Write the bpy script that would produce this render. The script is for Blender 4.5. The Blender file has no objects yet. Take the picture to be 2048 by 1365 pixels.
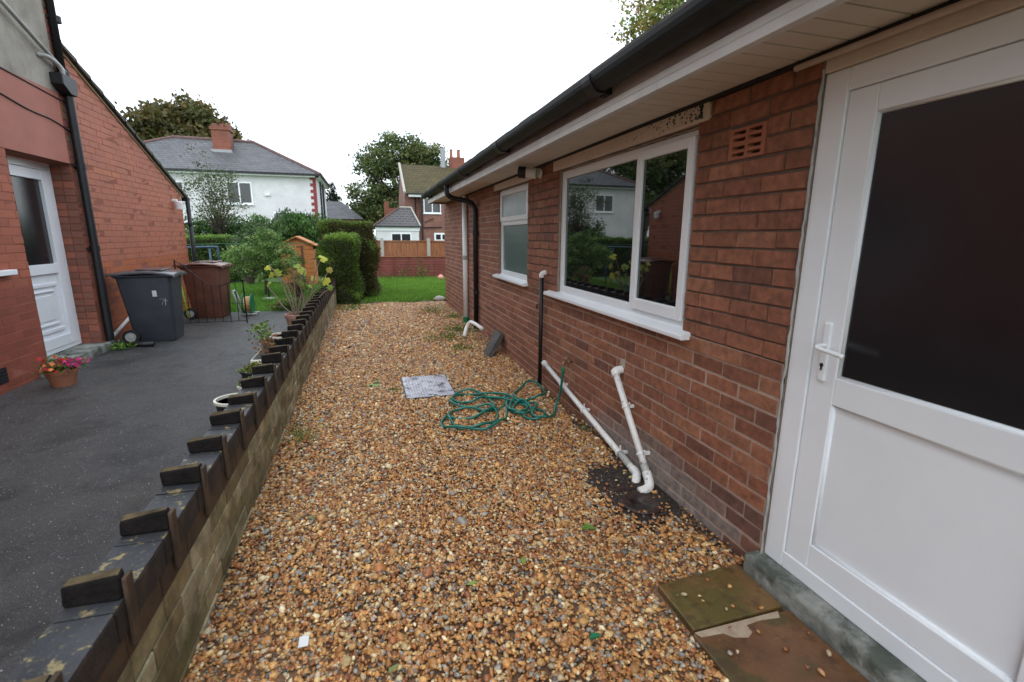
import bpy, math, random
import numpy as np
from mathutils import Vector, Matrix
S = bpy.context.scene
random.seed(7); RNG = np.random.default_rng(7)
# ------------------------------------------------------------------ camera
cd = bpy.data.cameras.new("camera"); cam = bpy.data.objects.new("camera", cd); S.collection.objects.link(cam)
cd.sensor_width = 36.0; cd.lens = 17.074; cd.clip_start = 0.05; cd.clip_end = 2000
cd.dof.use_dof = True; cd.dof.focus_distance = 3.6; cd.dof.aperture_fstop = 3.2
RX = Vector((0.95936818, -0.28208634, 0.00632449)); UX = Vector((0.05385802, 0.20508030, 0.97726219)); FX = Vector((0.27696934, 0.93721362, -0.21194013))
mm = Matrix((RX, UX, -FX)).transposed().to_4x4(); mm.translation = Vector((0, 0, 1.45)); cam.matrix_world = mm
S.camera = cam
# ------------------------------------------------------------------ world, sun, exposure
SUN_EL, SUN_ROT = math.radians(48), math.radians(200)
W = bpy.data.worlds.new("World"); S.world = W; W.use_nodes = True
wn = W.node_tree.nodes; wl = W.node_tree.links; wn.clear()
wo = wn.new("ShaderNodeOutputWorld"); bg = wn.new("ShaderNodeBackground"); sk = wn.new("ShaderNodeTexSky")
sk.sky_type = 'NISHITA'; sk.sun_disc = False; sk.sun_elevation = SUN_EL; sk.sun_rotation = SUN_ROT
bg2 = wn.new("ShaderNodeBackground"); ad = wn.new("ShaderNodeAddShader")
bg.inputs[1].default_value = 0.05
wl.new(sk.outputs[0], bg.inputs[0])
# overcast cloud layer: almost even white with faint grey structure
tc = wn.new("ShaderNodeTexCoord"); nz = wn.new("ShaderNodeTexNoise"); nz.inputs["Scale"].default_value = 1.6; nz.inputs["Detail"].default_value = 5
cr = wn.new("ShaderNodeValToRGB"); cr.color_ramp.elements[0].position = .3; cr.color_ramp.elements[0].color = (.80, .87, .96, 1)
cr.color_ramp.elements[1].position = .7; cr.color_ramp.elements[1].color = (.94, .985, 1, 1)
wl.new(tc.outputs["Generated"], nz.inputs["Vector"]); wl.new(nz.outputs["Fac"], cr.inputs[0]); wl.new(cr.outputs[0], bg2.inputs[0])
bg2.inputs[1].default_value = 1.1
wl.new(bg.outputs[0], ad.inputs[0]); wl.new(bg2.outputs[0], ad.inputs[1]); wl.new(ad.outputs[0], wo.inputs[0])
ld = bpy.data.lights.new("sun", 'SUN'); ld.energy = 0.5; ld.angle = math.radians(40); ld.color = (1, .97, .92)
so = bpy.data.objects.new("sun", ld); S.collection.objects.link(so)
so.rotation_euler = (math.radians(90) - SUN_EL, 0, math.radians(180) - SUN_ROT)
S.view_settings.view_transform = 'Standard'; S.view_settings.look = 'None'; S.view_settings.exposure = 0.68; S.view_settings.gamma = 1
S.cycles.use_denoising = True; S.cycles.max_bounces = 8

# ------------------------------------------------------------------ helpers
def root(name, label, cat, loc=(0, 0, 0), group=None, rz=0):
    o = bpy.data.objects.new(name, None); S.collection.objects.link(o); o.location = loc; o.rotation_euler = (0, 0, rz)
    o.empty_display_size = .1; o['label'] = label; o['category'] = cat
    if group: o['group'] = group
    return o
def tag(o, label, cat, group=None):
    o['label'] = label; o['category'] = cat
    if group: o['group'] = group
    return o
def struct(o, kind='structure'): o['kind'] = kind; return o
def wloc(o):
    v = Vector((0, 0, 0))
    while o is not None: v += o.location; o = o.parent
    return v
def catmull(P, n=6):
    P = [Vector(p) for p in P]; out = []
    for i in range(len(P) - 1):
        a = P[max(i - 1, 0)]; b = P[i]; c = P[i + 1]; d = P[min(i + 2, len(P) - 1)]
        for k in range(n):
            t = k / n
            out.append(.5 * ((2 * b) + (c - a) * t + (2 * a - 5 * b + 4 * c - d) * t * t + (3 * b - a - 3 * c + d) * t ** 3))
    out.append(P[-1]); return out
class MB:
    def __init__(s): s.v = []; s.f = []; s.c = []; s.col = (1, 1, 1); s.hasc = False
    def face(s, pts, col=None):
        n = len(s.v); s.v += [tuple(p) for p in pts]; s.f.append(tuple(range(n, n + len(pts)))); s.c.append(col or s.col)
    def add(s, vs, fs, col=None):
        n = len(s.v); s.v += [tuple(p) for p in vs]
        for f in fs: s.f.append(tuple(i + n for i in f)); s.c.append(col or s.col)
        return s
    def box(s, x0, x1, y0, y1, z0, z1, col=None):
        if x0 > x1: x0, x1 = x1, x0
        if y0 > y1: y0, y1 = y1, y0
        if z0 > z1: z0, z1 = z1, z0
        return s.add([(x0, y0, z0), (x1, y0, z0), (x1, y1, z0), (x0, y1, z0), (x0, y0, z1), (x1, y0, z1), (x1, y1, z1), (x0, y1, z1)],
              [(0, 3, 2, 1), (4, 5, 6, 7), (0, 1, 5, 4), (1, 2, 6, 5), (2, 3, 7, 6), (3, 0, 4, 7)], col)
    def prism(s, poly, d, col=None):
        """poly: 3D points of one cap; d: extrusion vector"""
        n = len(poly); d = Vector(d); a = [Vector(p) for p in poly]; b = [p + d for p in a]
        fs = [tuple(range(n))[::-1], tuple(range(n, 2 * n))] + [(i, (i + 1) % n, n + (i + 1) % n, n + i) for i in range(n)]
        return s.add(a + b, fs, col)
    def tube(s, P, r, n=10, caps=True, col=None):
        P = [Vector(p) for p in P]; R_ = r if isinstance(r, (list, tuple)) else [r] * len(P)
        t = (P[1] - P[0]).normalized(); u = t.orthogonal().normalized(); vs = []
        for i, p in enumerate(P):
            if i == 0: t2 = (P[1] - P[0])
            elif i == len(P) - 1: t2 = P[-1] - P[-2]
            else: t2 = (P[i + 1] - p).normalized() + (p - P[i - 1]).normalized()
            if t2.length < 1e-9: t2 = t
            t2 = t2.normalized(); u = (u - t2 * u.dot(t2))
            u = u.normalized() if u.length > 1e-6 else t2.orthogonal().normalized(); w = t2.cross(u); t = t2
            for k in range(n):
                a = 2 * math.pi * k / n; vs.append(p + (u * math.cos(a) + w * math.sin(a)) * R_[i])
        fs = []
        for i in range(len(P) - 1):
            for k in range(n):
                k2 = (k + 1) % n; fs.append((i * n + k, i * n + k2, (i + 1) * n + k2, (i + 1) * n + k))
        if caps: fs += [tuple(range(n))[::-1], tuple(range((len(P) - 1) * n, len(P) * n))]
        return s.add(vs, fs, col)
    def lathe(s, prof, c, axis='z', n=24, col=None, sx=1, sy=1):
        vs = []; fs = []; c = Vector(c)
        for r, h in prof:
            for k in range(n):
                a = 2 * math.pi * k / n; x, y = r * math.cos(a) * sx, r * math.sin(a) * sy
                vs.append(c + Vector({'z': (x, y, h), 'x': (h, x, y), 'y': (y, h, x)}[axis]))
        m = len(prof)
        for i in range(m - 1):
            for k in range(n):
                k2 = (k + 1) % n; fs.append((i * n + k, i * n + k2, (i + 1) * n + k2, (i + 1) * n + k))
        if prof[0][0] > 1e-6: fs.append(tuple(range(n))[::-1])
        if prof[-1][0] > 1e-6: fs.append(tuple(range((m - 1) * n, m * n)))
        return s.add(vs, fs, col)
    def build(s, name, mat, parent=None, bevel=0, smooth=False, label=None, segs=2):
        off = wloc(parent) if parent is not None else Vector((0, 0, 0))
        v = np.array(s.v, dtype=np.float64).reshape(-1, 3) - np.array(off)
        me = bpy.data.meshes.new(name); me.from_pydata(v.tolist(), [], s.f); me.materials.append(mat)
        if any(c != (1, 1, 1) for c in s.c):
            at = me.color_attributes.new("Col", 'FLOAT_COLOR', 'CORNER')
            ln = np.array([len(f) for f in s.f]); cc = np.repeat(np.array([c[:3] for c in s.c], dtype=np.float32), ln, axis=0)
            at.data.foreach_set("color", np.hstack([cc, np.ones((len(cc), 1), np.float32)]).ravel())
        me.update()
        if smooth: me.shade_smooth()
        o = bpy.data.objects.new(name, me); S.collection.objects.link(o)
        if parent is not None: o.parent = parent
        if bevel:
            b = o.modifiers.new("bevel", 'BEVEL'); b.width = bevel; b.segments = segs; b.limit_method = 'ANGLE'; b.angle_limit = math.radians(35)
        if smooth == 'auto':
            pass
        if label: o['label'] = label
        return o
def npmesh(name, V, F, C, mat, parent=None, smooth=False):
    """V (n,3); F (m,k) constant size; C (m,3) per-face colours"""
    off = wloc(parent) if parent is not None else Vector((0, 0, 0))
    V = V - np.array(off); m, k = F.shape
    me = bpy.data.meshes.new(name); me.vertices.add(len(V)); me.vertices.foreach_set("co", V.astype(np.float32).ravel())
    me.loops.add(m * k); me.loops.foreach_set("vertex_index", F.astype(np.int32).ravel())
    me.polygons.add(m); me.polygons.foreach_set("loop_start", np.arange(0, m * k, k, dtype=np.int32))
    try: me.polygons.foreach_set("loop_total", np.full(m, k, dtype=np.int32))
    except Exception: pass
    me.update(calc_edges=True); me.materials.append(mat)
    if C is not None:
        at = me.color_attributes.new("Col", 'FLOAT_COLOR', 'CORNER'); cc = np.repeat(C.astype(np.float32), k, axis=0)
        at.data.foreach_set("color", np.hstack([cc, np.ones((len(cc), 1), np.float32)]).ravel())
    if smooth: me.shade_smooth()
    o = bpy.data.objects.new(name, me); S.collection.objects.link(o)
    if parent is not None: o.parent = parent
    return o
def M(name, c1, c2=None, scale=6, rough=.6, bump=0, bscale=80, attr=False, metal=0, spec=.5, spots=None, rough2=None, detail=6, stretch=None, transl=0, ior=None, bump2=None, coat=0, var=None):
    m = bpy.data.materials.new(name); m.use_nodes = True; N = m.node_tree.nodes; L = m.node_tree.links
    p = N["Principled BSDF"]; tcn = N.new("ShaderNodeTexCoord"); vec = tcn.outputs["Object"]
    if stretch:
        mp = N.new("ShaderNodeMapping"); mp.inputs["Scale"].default_value = stretch; L.new(vec, mp.inputs[0]); vec = mp.outputs[0]
    def noise(sc, det=detail, rg=.6, v=None):
        n = N.new("ShaderNodeTexNoise"); n.inputs["Scale"].default_value = sc; n.inputs["Detail"].default_value = det
        n.inputs["Roughness"].default_value = rg; L.new(v or vec, n.inputs["Vector"]); return n.outputs["Fac"]
    def ramp(f, a, b, ca=(0, 0, 0), cb=(1, 1, 1)):
        r = N.new("ShaderNodeValToRGB"); e = r.color_ramp.elements; e[0].position = a; e[1].position = b
        e[0].color = (*ca, 1); e[1].color = (*cb, 1); L.new(f, r.inputs[0]); return r.outputs[0]
    def mix(f, a, b, bt='MIX'):
        x = N.new("ShaderNodeMix"); x.data_type = 'RGBA'; x.blend_type = bt
        if isinstance(f, (int, float)): x.inputs[0].default_value = f
        else: L.new(f, x.inputs[0])
        for i, q in ((6, a), (7, b)):
            if isinstance(q, tuple): x.inputs[i].default_value = (*q, 1)
            else: L.new(q, x.inputs[i])
        return x.outputs[2]
    nf = noise(scale)
    col = ramp(nf, .35, .65, c1, c2 or c1)
    if attr:
        a = N.new("ShaderNodeAttribute"); a.attribute_name = "Col"; v = var or .25
        col = mix(1.0, a.outputs["Color"], ramp(nf, .3, .7, (1 - v,) * 3, (1 + v * .6,) * 3), 'MULTIPLY')
    for sp in (spots or []):   # (colour, scale, lo, hi, amount)
        f = ramp(noise(sp[1], 5, .65), sp[2], sp[3]); f = mix(1.0, f, (sp[4],) * 3, 'MULTIPLY'); col = mix(f, col, sp[0])
    L.new(col, p.inputs["Base Color"]); p.inputs["Roughness"].default_value = rough; p.inputs["Metallic"].default_value = metal
    p.inputs["Specular IOR Level"].default_value = spec
    if ior: p.inputs["IOR"].default_value = ior
    if coat: p.inputs["Coat Weight"].default_value = coat; p.inputs["Coat Roughness"].default_value = .08
    if rough2 is not None: L.new(ramp(noise(scale * 2.3), .35, .65, (rough,) * 3, (rough2,) * 3), p.inputs["Roughness"])
    if bump:
        b = N.new("ShaderNodeBump"); b.inputs["Strength"].default_value = 1; b.inputs["Distance"].default_value = bump; L.new(noise(bscale, 4), b.inputs["Height"])
        if bump2:
            b2 = N.new("ShaderNodeBump"); b2.inputs["Strength"].default_value = 1; b2.inputs["Distance"].default_value = bump2[0]
            L.new(noise(bump2[1], 3), b2.inputs["Height"]); L.new(b.outputs[0], b2.inputs["Normal"]); b = b2
        L.new(b.outputs[0], p.inputs["Normal"])
    if transl:
        t = N.new("ShaderNodeBsdfTranslucent"); L.new(col, t.inputs[0]); ms = N.new("ShaderNodeMixShader"); ms.inputs[0].default_value = transl
        L.new(p.outputs[0], ms.inputs[1]); L.new(t.outputs[0], ms.inputs[2]); L.new(ms.outputs[0], N["Material Output"].inputs[0])
    return m
def Mtile(name, c1, c2, mortar, bw, bh, ms, axes='xz', bump=.01, rough=.7, offset=.5, zs=1.0, stain=None):
    """courses of bricks / tiles on far surfaces; axes chooses the object coordinates used"""
    m = bpy.data.materials.new(name); m.use_nodes = True; N = m.node_tree.nodes; L = m.node_tree.links; p = N["Principled BSDF"]
    t = N.new("ShaderNodeTexCoord"); sp = N.new("ShaderNodeSeparateXYZ"); cb = N.new("ShaderNodeCombineXYZ"); L.new(t.outputs["Object"], sp.inputs[0])
    L.new(sp.outputs[axes[0].upper()], cb.inputs[0])
    mu = N.new("ShaderNodeMath"); mu.operation = 'MULTIPLY'; mu.inputs[1].default_value = zs; L.new(sp.outputs[axes[1].upper()], mu.inputs[0]); L.new(mu.outputs[0], cb.inputs[1])
    b = N.new("ShaderNodeTexBrick"); b.inputs["Color1"].default_value = (*c1, 1); b.inputs["Color2"].default_value = (*c2, 1); b.inputs["Mortar"].default_value = (*mortar, 1)
    b.inputs["Scale"].default_value = 1; b.inputs["Brick Width"].default_value = bw; b.inputs["Row Height"].default_value = bh; b.inputs["Mortar Size"].default_value = ms
    b.inputs["Mortar Smooth"].default_value = .3; b.offset = offset; L.new(cb.outputs[0], b.inputs["Vector"])
    n = N.new("ShaderNodeTexNoise"); n.inputs["Scale"].default_value = 1.2; n.inputs["Detail"].default_value = 8; L.new(t.outputs["Object"], n.inputs["Vector"])
    r = N.new("ShaderNodeValToRGB"); r.color_ramp.elements[0].position = .3; r.color_ramp.elements[0].color = (.72, .72, .72, 1)
    r.color_ramp.elements[1].position = .7; r.color_ramp.elements[1].color = (1.15, 1.15, 1.15, 1) if not stain else (*stain, 1); L.new(n.outputs[0], r.inputs[0])
    x = N.new("ShaderNodeMix"); x.data_type = 'RGBA'; x.blend_type = 'MULTIPLY'; x.inputs[0].default_value = 1; L.new(b.outputs["Color"], x.inputs[6]); L.new(r.outputs[0], x.inputs[7])
    L.new(x.outputs[2], p.inputs["Base Color"]); p.inputs["Roughness"].default_value = rough
    iv = N.new("ShaderNodeMath"); iv.operation = 'SUBTRACT'; iv.inputs[0].default_value = 1; L.new(b.outputs["Fac"], iv.inputs[1])
    bp = N.new("ShaderNodeBump"); bp.inputs["Distance"].default_value = bump; bp.inputs["Strength"].default_value = 1; L.new(iv.outputs[0], bp.inputs["Height"]); L.new(bp.outputs[0], p.inputs["Normal"])
    return m

# ------------------------------------------------------------------ materials
m_brick = M("brick", (.3, .1, .06), (.3, .1, .06), 22, .8, .0016, 160, attr=True, var=.42, bump2=(.002, 35), spots=[((.55, .5, .45), 55, .72, .76, .5)])
m_mortar = M("mortar", (.30, .25, .21), (.42, .36, .31), 7, .9, .002, 120)
m_mortar_b = M("wall_joint", (1, 1, 1), None, 6, .9, .002, 120, attr=True, var=.3)
m_mortar_dark = M("mortar_red", (.24, .075, .045), (.30, .10, .06), 4, .85, .002, 120)
m_paint_brick = M("painted_brick", (.4, .1, .05), (.4, .1, .05), 3, .62, .001, 140, attr=True, var=.14, bump2=(.002, 30))
m_upvc = M("white_upvc", (.83, .86, .89), (.79, .82, .85), 3, .28, 0, spec=.5)
m_upvc_old = M("aged_white_plastic", (.68, .67, .65), (.79, .79, .78), 5, .4, .0006, 40, spots=[((.35, .30, .25), 9, .62, .75, .35)])
m_white_pipe = M("white_pipe", (.72, .71, .68), (.80, .80, .78), 6, .4, .0005, 60, spots=[((.16, .15, .14), 30, .60, .68, .7), ((.4, .38, .34), 12, .55, .7, .5)])
m_grey_pipe = M("grey_plastic", (.33, .33, .32), (.45, .45, .43), 8, .45, spots=[((.12, .11, .1), 30, .6, .7, .6)])
m_fascia = M("fascia_board", (.15, .11, .10), (.40, .35, .33), 5, .55, .0006, 60, stretch=(1, .25, 1), spots=[((.14, .10, .09), 7, .55, .72, .6)])  # dark brown holds dirt plus shadow at the eaves, painted into the board colour
m_soffit = M("soffit_board", (.66, .58, .51), (.72, .66, .60), 4, .5, spots=[((.4, .33, .28), 6, .6, .8, .3)])
m_black = M("black_plastic", (.006, .006, .008), (.010, .010, .013), 8, .48, .0004, 90)
m_gutter = M("weathered_gutter", (.007, .009, .011), (.014, .017, .018), 4, .55, .0006, 60, spots=[((.03, .04, .02), 6, .55, .75, .5)], spec=.3)
m_dark = M("dark_trim", (.010, .010, .012), rough=.6)
m_cream = M("flaking_cream_paint", (.60, .49, .40), (.66, .56, .47), 8, .6, .0006, 120, stretch=(1, .5, 1), spots=[((.4, .33, .27), 30, .6, .66, .6)])
m_cream_plain = M("cream_paint", (.60, .50, .42), (.66, .57, .49), 8, .6, .0006, 80, spots=[((.25, .2, .16), 20, .66, .75, .5)])
def glass(name, base, rough=.02, ior=2.1):
    m = bpy.data.materials.new(name); m.use_nodes = True; p = m.node_tree.nodes["Principled BSDF"]
    p.inputs["Base Color"].default_value = (*base, 1); p.inputs["Roughness"].default_value = rough; p.inputs["IOR"].default_value = ior; return m
m_glass = glass("window_glass", (.006, .007, .008))
m_glass_far = glass("far_window_glass", (.02, .024, .03), .05, 1.6)
m_obscure = M("obscured_glass", (.10, .155, .155), (.12, .18, .175), 3, .22, .0008, 260, stretch=(1, .2, 3), spec=.8)
m_obscure_top = M("obscured_top_glass", (.22, .27, .28), (.32, .37, .38), 2.5, .15, .0008, 200, spec=.9)
m_door_glass = M("door_glass", (.010, .0115, .014), (.014, .0155, .018), 3, .12, .0003, 300, spec=.5, ior=1.62)
m_concrete = M("mossy_concrete", (.13, .14, .125), (.33, .33, .30), 7, .8, .004, 60, bump2=(.008, 12), spots=[((.045, .055, .04), 6, .47, .6, .8), ((.45, .44, .41), 14, .6, .68, .5)])
m_slab = M("sandstone", (.12, .062, .020), (.19, .105, .040), 5, .35, .003, 45, rough2=.6, bump2=(.004, 9), spots=[((.085, .075, .018), 4.2, .44, .58, .75), ((.055, .07, .014), 7, .55, .66, .6), ((.05, .03, .015), 13, .52, .62, .5), ((.30, .22, .12), 60, .64, .68, .5)])
m_slab2 = M("brown_sandstone", (.115, .050, .020), (.18, .085, .038), 4, .34, .003, 45, rough2=.6, bump2=(.004, 8), spots=[((.065, .055, .016), 5, .5, .6, .8), ((.045, .025, .015), 14, .53, .63, .5), ((.28, .20, .12), 60, .64, .68, .5)])
m_soil = M("wet_soil", (.012, .010, .009), (.045, .036, .03), 14, .5, .012, 30)
m_clay = M("wet_clay", (.014, .010, .009), (.06, .033, .027), 18, .5, .005, 45)
m_stone = M("gravel_stone", (1, 1, 1), None, 60, .42, 0, attr=True, var=.3, spec=.5)
m_gravel_base = M("gravel_ground", (.13, .07, .035), (.24, .13, .07), 60, .8, .01, 70, spots=[((.06, .045, .035), 25, .5, .6, .7)])
m_tarmac = M("tarmac", (.030, .030, .031), (.056, .055, .054), 3, .5, .006, 130, rough2=.36, bump2=(.002, 260), spots=[((.13, .13, .13), 190, .52, .62, .8), ((.24, .24, .24), 70, .645, .67, .8), ((.012, .012, .012), 2.2, .54, .62, .6), ((.075, .06, .045), 1.3, .56, .75, .7)])
m_grass = M("grass_blade", (1, 1, 1), None, 2, .55, attr=True, var=.25, transl=.25, spec=.3)
m_turf = M("turf_soil", (.05, .10, .018), (.08, .15, .03), 5, .9, .01, 40)
m_leaf = M("leaf", (1, 1, 1), None, 3, .5, attr=True, var=.25, transl=.3, spec=.3)
m_bark = M("bark", (.05, .04, .03), (.10, .08, .06), 9, .85, .006, 30)
m_twig = M("twig", (.16, .12, .09), (.24, .19, .14), 12, .7)
m_block = M("stained_block", (.13, .095, .045), (.34, .28, .16), 11, .75, .004, 45, attr=True, var=.5, spots=[((.06, .045, .022), 4, .5, .68, .75), ((.09, .10, .03), 5, .5, .7, .5)])
m_wall_mortar = M("wall_mortar", (.10, .075, .04), (.17, .13, .07), 8, .85, .003, 60)
m_coping = M("dark_coping", (.012, .009, .008), (.030, .020, .014), 9, .85, .004, 60, spots=[((.07, .042, .022), 8, .55, .7, .6)])
m_merlon = M("coping_brick", (1, 1, 1), None, 14, .9, .006, 60, attr=True, var=.6, spec=.2, bump2=(.010, 22))
m_coptop = M("slate_coping_top", (.026, .029, .035), (.06, .063, .07), 6, .5, .002, 70, spots=[((.02, .02, .02), 12, .5, .65, .6), ((.34, .27, .12), 17, .575, .62, .75), ((.22, .18, .09), 70, .6, .66, .5)])
m_slate_slab = M("dark_slab", (.035, .03, .027), (.075, .062, .055), 9, .7, .003, 50)
m_fin = M("brown_brick_edge", (.030, .018, .012), (.075, .045, .024), 9, .7, .003, 60)
m_render = M("pebbledash", (.27, .245, .21), (.40, .37, .32), 3, .95, .006, 140, spots=[((.12, .10, .09), 2, .5, .7, .6)])
m_redband = M("red_masonry_paint", (.34, .12, .085), (.40, .15, .11), 3, .7, .002, 90)
m_white_render = M("white_roughcast", (.58, .58, .59), (.68, .68, .69), 1.5, .95, .02, 10)
m_steel = M("worn_steel_plate", (.34, .33, .37), (.55, .54, .60), 7, .35, .0015, 70, metal=.25, spots=[((.04, .035, .035), 11, .54, .62, .9), ((.7, .7, .74), 5, .56, .66, .5)])
m_hose = M("green_hose", (.006, .12, .09), (.010, .16, .12), 10, .33)
m_brass = M("brass", (.22, .15, .07), (.30, .2, .1), 30, .4, metal=.7)
m_bin_grey = M("grey_bin_plastic", (.028, .033, .042), (.042, .048, .058), 5, .42, .0006, 150, rough2=.5)
m_bin_lid = M("grey_lid_plastic", (.06, .065, .075), (.10, .105, .115), 5, .16, .0004, 150)
m_bin_brown = M("brown_bin_plastic", (.10, .035, .022), (.145, .055, .034), 5, .5, .0006, 150, spots=[((.28, .2, .16), 34, .66, .70, .4)])
m_lid_brown = M("brown_lid_plastic", (.12, .045, .032), (.17, .075, .055), 5, .25, spots=[((.5, .46, .42), 14, .56, .66, .6)])
m_rubber = M("rubber", (.012, .012, .012), rough=.7)
m_sticker = M("sticker", (.62, .62, .62), (.7, .7, .7), rough=.4)
m_iron = M("black_iron", (.010, .010, .012), rough=.45)
m_terra = M("terracotta", (.24, .09, .045), (.32, .13, .07), 9, .7, .001, 80)
m_terra_pink = M("pale_terracotta", (.34, .17, .12), (.44, .25, .19), 7, .75, .001, 80)
m_airbrick = M("airbrick_clay", (.34, .115, .06), (.40, .145, .08), 14, .75, .001, 120)
m_pot_black = M("black_glaze", (.02, .02, .022), rough=.35)
m_pot_white = M("cream_glaze", (.62, .60, .50), (.72, .70, .62), rough=.4)
m_shed = M("orange_shed_timber", (.36, .13, .035), (.48, .19, .06), 5, .7, .002, 20, stretch=(1, 1, 8))
m_fence_red = M("maroon_fence_timber", (.15, .035, .028), (.21, .055, .042), 4, .75, .002, 30)
m_fence_brown = M("brown_fence_timber", (.22, .080, .030), (.38, .155, .062), 5, .75, .002, 30, stretch=(6, 1, .5), spots=[((.09, .04, .02), 3, .52, .66, .6)])
m_post = M("concrete_post", (.36, .34, .30), (.44, .42, .38), 5, .85)
m_blue = M("blue_painted_tube", (.03, .07, .13), (.04, .09, .16), rough=.4)
m_housebrick = Mtile("house_brick", (.27, .10, .07), (.20, .07, .05), (.28, .20, .16), .225, .075, .01)
m_housebrick_y = Mtile("house_brick_side", (.27, .10, .07), (.20, .07, .05), (.28, .20, .16), .225, .075, .01, 'yz')
m_slate = Mtile("slate_roof", (.105, .105, .112), (.07, .072, .078), (.035, .035, .038), .30, .13, .012, 'xz', .02, .5)
m_slate_y = Mtile("slate_roof_side", (.105, .105, .112), (.07, .072, .078), (.035, .035, .038), .30, .13, .012, 'yz', .02, .5)
m_moss = Mtile("mossy_tiles", (.078, .062, .018), (.06, .048, .018), (.035, .03, .014), .33, .20, .02, 'xz', .03, .85, stain=(1.3, 1.2, .8))
m_darktile = Mtile("dark_roof_tiles", (.055, .05, .055), (.045, .04, .045), (.11, .105, .10), .33, .16, .03, 'xz', .03, .6)
m_ridge = M("ridge_tile", (.10, .055, .05), (.16, .09, .08), 4, .8)
m_tile = M("concrete_roof_tile", (.06, .055, .05), (.09, .08, .07), 4, .8, .003, 40)
m_chim = Mtile("chimney_brick", (.30, .09, .05), (.24, .07, .04), (.16, .08, .06), .225, .075, .01)
m_redpaint = M("red_quoin_paint", (.22, .032, .038), rough=.7)
m_flower = M("petal", (1, 1, 1), None, 5, .5, attr=True, var=.1, transl=.3)
m_ball = M("pink_ball", (.75, .30, .26), (.8, .36, .3), rough=.4)
m_lime = M("lime_plastic", (.30, .55, .03), rough=.4)
m_green_pl = M("green_plastic", (.01, .16, .07), rough=.35)
m_lead = M("lead_flashing", (.30, .31, .33), rough=.5)

# ------------------------------------------------------------------ brick panels
def sub_iv(ivs, a, b):
    out = []
    for p, q in ivs:
        if b <= p or a >= q: out.append((p, q))
        else:
            if a > p: out.append((p, a))
            if b < q: out.append((b, q))
    return out
def brick_panel(X, nx, y0, y1, z0, z1, holes, colf, ystart=0.0, zref=1.851, top=None, proud=.004, jit=.0018, joint=.0078, chamf=.0038, mz=None, head=1.0):
    """bricks laid on plane x=X facing nx; holes = [(ya,yb,za,zb)]; returns (brick MB, mortar MB)"""
    b = MB(); m = MB(); ch = .075; bl = .225
    k0 = math.floor((zref - z1) / ch) - 1; k1 = math.ceil((zref - z0) / ch) + 1
    for k in range(k0, k1):
        zt = zref - k * ch; za, zb = max(zt - ch, z0), min(zt, z1)
        if zb - za < .02: continue
        ivs = [(y0, y1)]
        for h in holes:
            if min(zb, h[3]) - max(za, h[2]) > .4 * (zb - za): ivs = sub_iv(ivs, h[0], h[1])
        off = ystart + (bl / 2 if k % 2 else 0)
        for a, c in ivs:
            n0 = math.floor((a - off) / bl); j = n0
            while off + j * bl < c:
                ya, yb = max(a, off + j * bl), min(c, off + (j + 1) * bl); j += 1
                if yb - ya < .025: continue
                g = joint / 2; R_ = lambda s=jit: random.uniform(-s, s)
                zz0, zz1 = za + g + R_(), zb - g + R_(); yy0, yy1 = ya + g * head + R_(), yb - g * head + R_()
                if top is not None:
                    if zz0 > min(top(yy0), top(yy1)) - .01: continue
                pr = proud + random.uniform(-.0015, .002)
                tl = lambda y: min(zz1, top(y)) if top else zz1
                xb = X - nx * .004; xf = X + nx * (pr - .0)
                ring = [(yy0, zz0), (yy1, zz0), (yy1, tl(yy1)), (yy0, tl(yy0))]
                ins = [(yy0 + chamf, zz0 + chamf), (yy1 - chamf, zz0 + chamf), (yy1 - chamf, tl(yy1) - chamf), (yy0 + chamf, tl(yy0) - chamf)]
                vs = [(xb, p + R_(.001), q + R_(.001)) for p, q in ring] + [(xf + R_(.0008), p + R_(.0012), q + R_(.0012)) for p, q in ins]
                fs = [(4, 5, 6, 7)] + [(i, (i + 1) % 4, 4 + (i + 1) % 4, 4 + i) for i in range(4)]
                if nx < 0: fs = [f[::-1] for f in fs]
                b.add(vs, fs, colf((ya + yb) / 2, (za + zb) / 2))
    ys = sorted({y0, y1} | {v for h in holes for v in h[:2] if y0 < v < y1}); zs = sorted({z0, z1} | {v for h in holes for v in h[2:] if z0 < v < z1})
    if mz: zs = sorted(set(zs) | {mz})
    if top is None:
        for i in range(len(ys) - 1):
            for j in range(len(zs) - 1):
                cy, cz = (ys[i] + ys[i + 1]) / 2, (zs[j] + zs[j + 1]) / 2
                if any(h[0] < cy < h[1] and h[2] < cz < h[3] for h in holes): continue
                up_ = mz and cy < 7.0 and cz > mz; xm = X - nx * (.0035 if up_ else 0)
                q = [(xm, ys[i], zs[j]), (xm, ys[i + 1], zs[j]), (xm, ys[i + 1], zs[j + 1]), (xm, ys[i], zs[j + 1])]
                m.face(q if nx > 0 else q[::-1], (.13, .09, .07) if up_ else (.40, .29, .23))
    else:
        m.face([(X, y0, z0), (X, y1, z0), (X, y1, top(y1)), (X, y0, top(y0))])
    return b, m
def frame(mb, x0, x1, y0, y1, z0, z1, w, wb=None, wt=None, col=None):
    wb = wb or w; wt = wt or w
    mb.box(x0, x1, y0, y0 + w, z0, z1, col); mb.box(x0, x1, y1 - w, y1, z0, z1, col)
    mb.box(x0 + .0005, x1 - .0005, y0 + w, y1 - w, z0, z0 + wb, col); mb.box(x0 + .0005, x1 - .0005, y0 + w, y1 - w, z1 - wt, z1, col)
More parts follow.
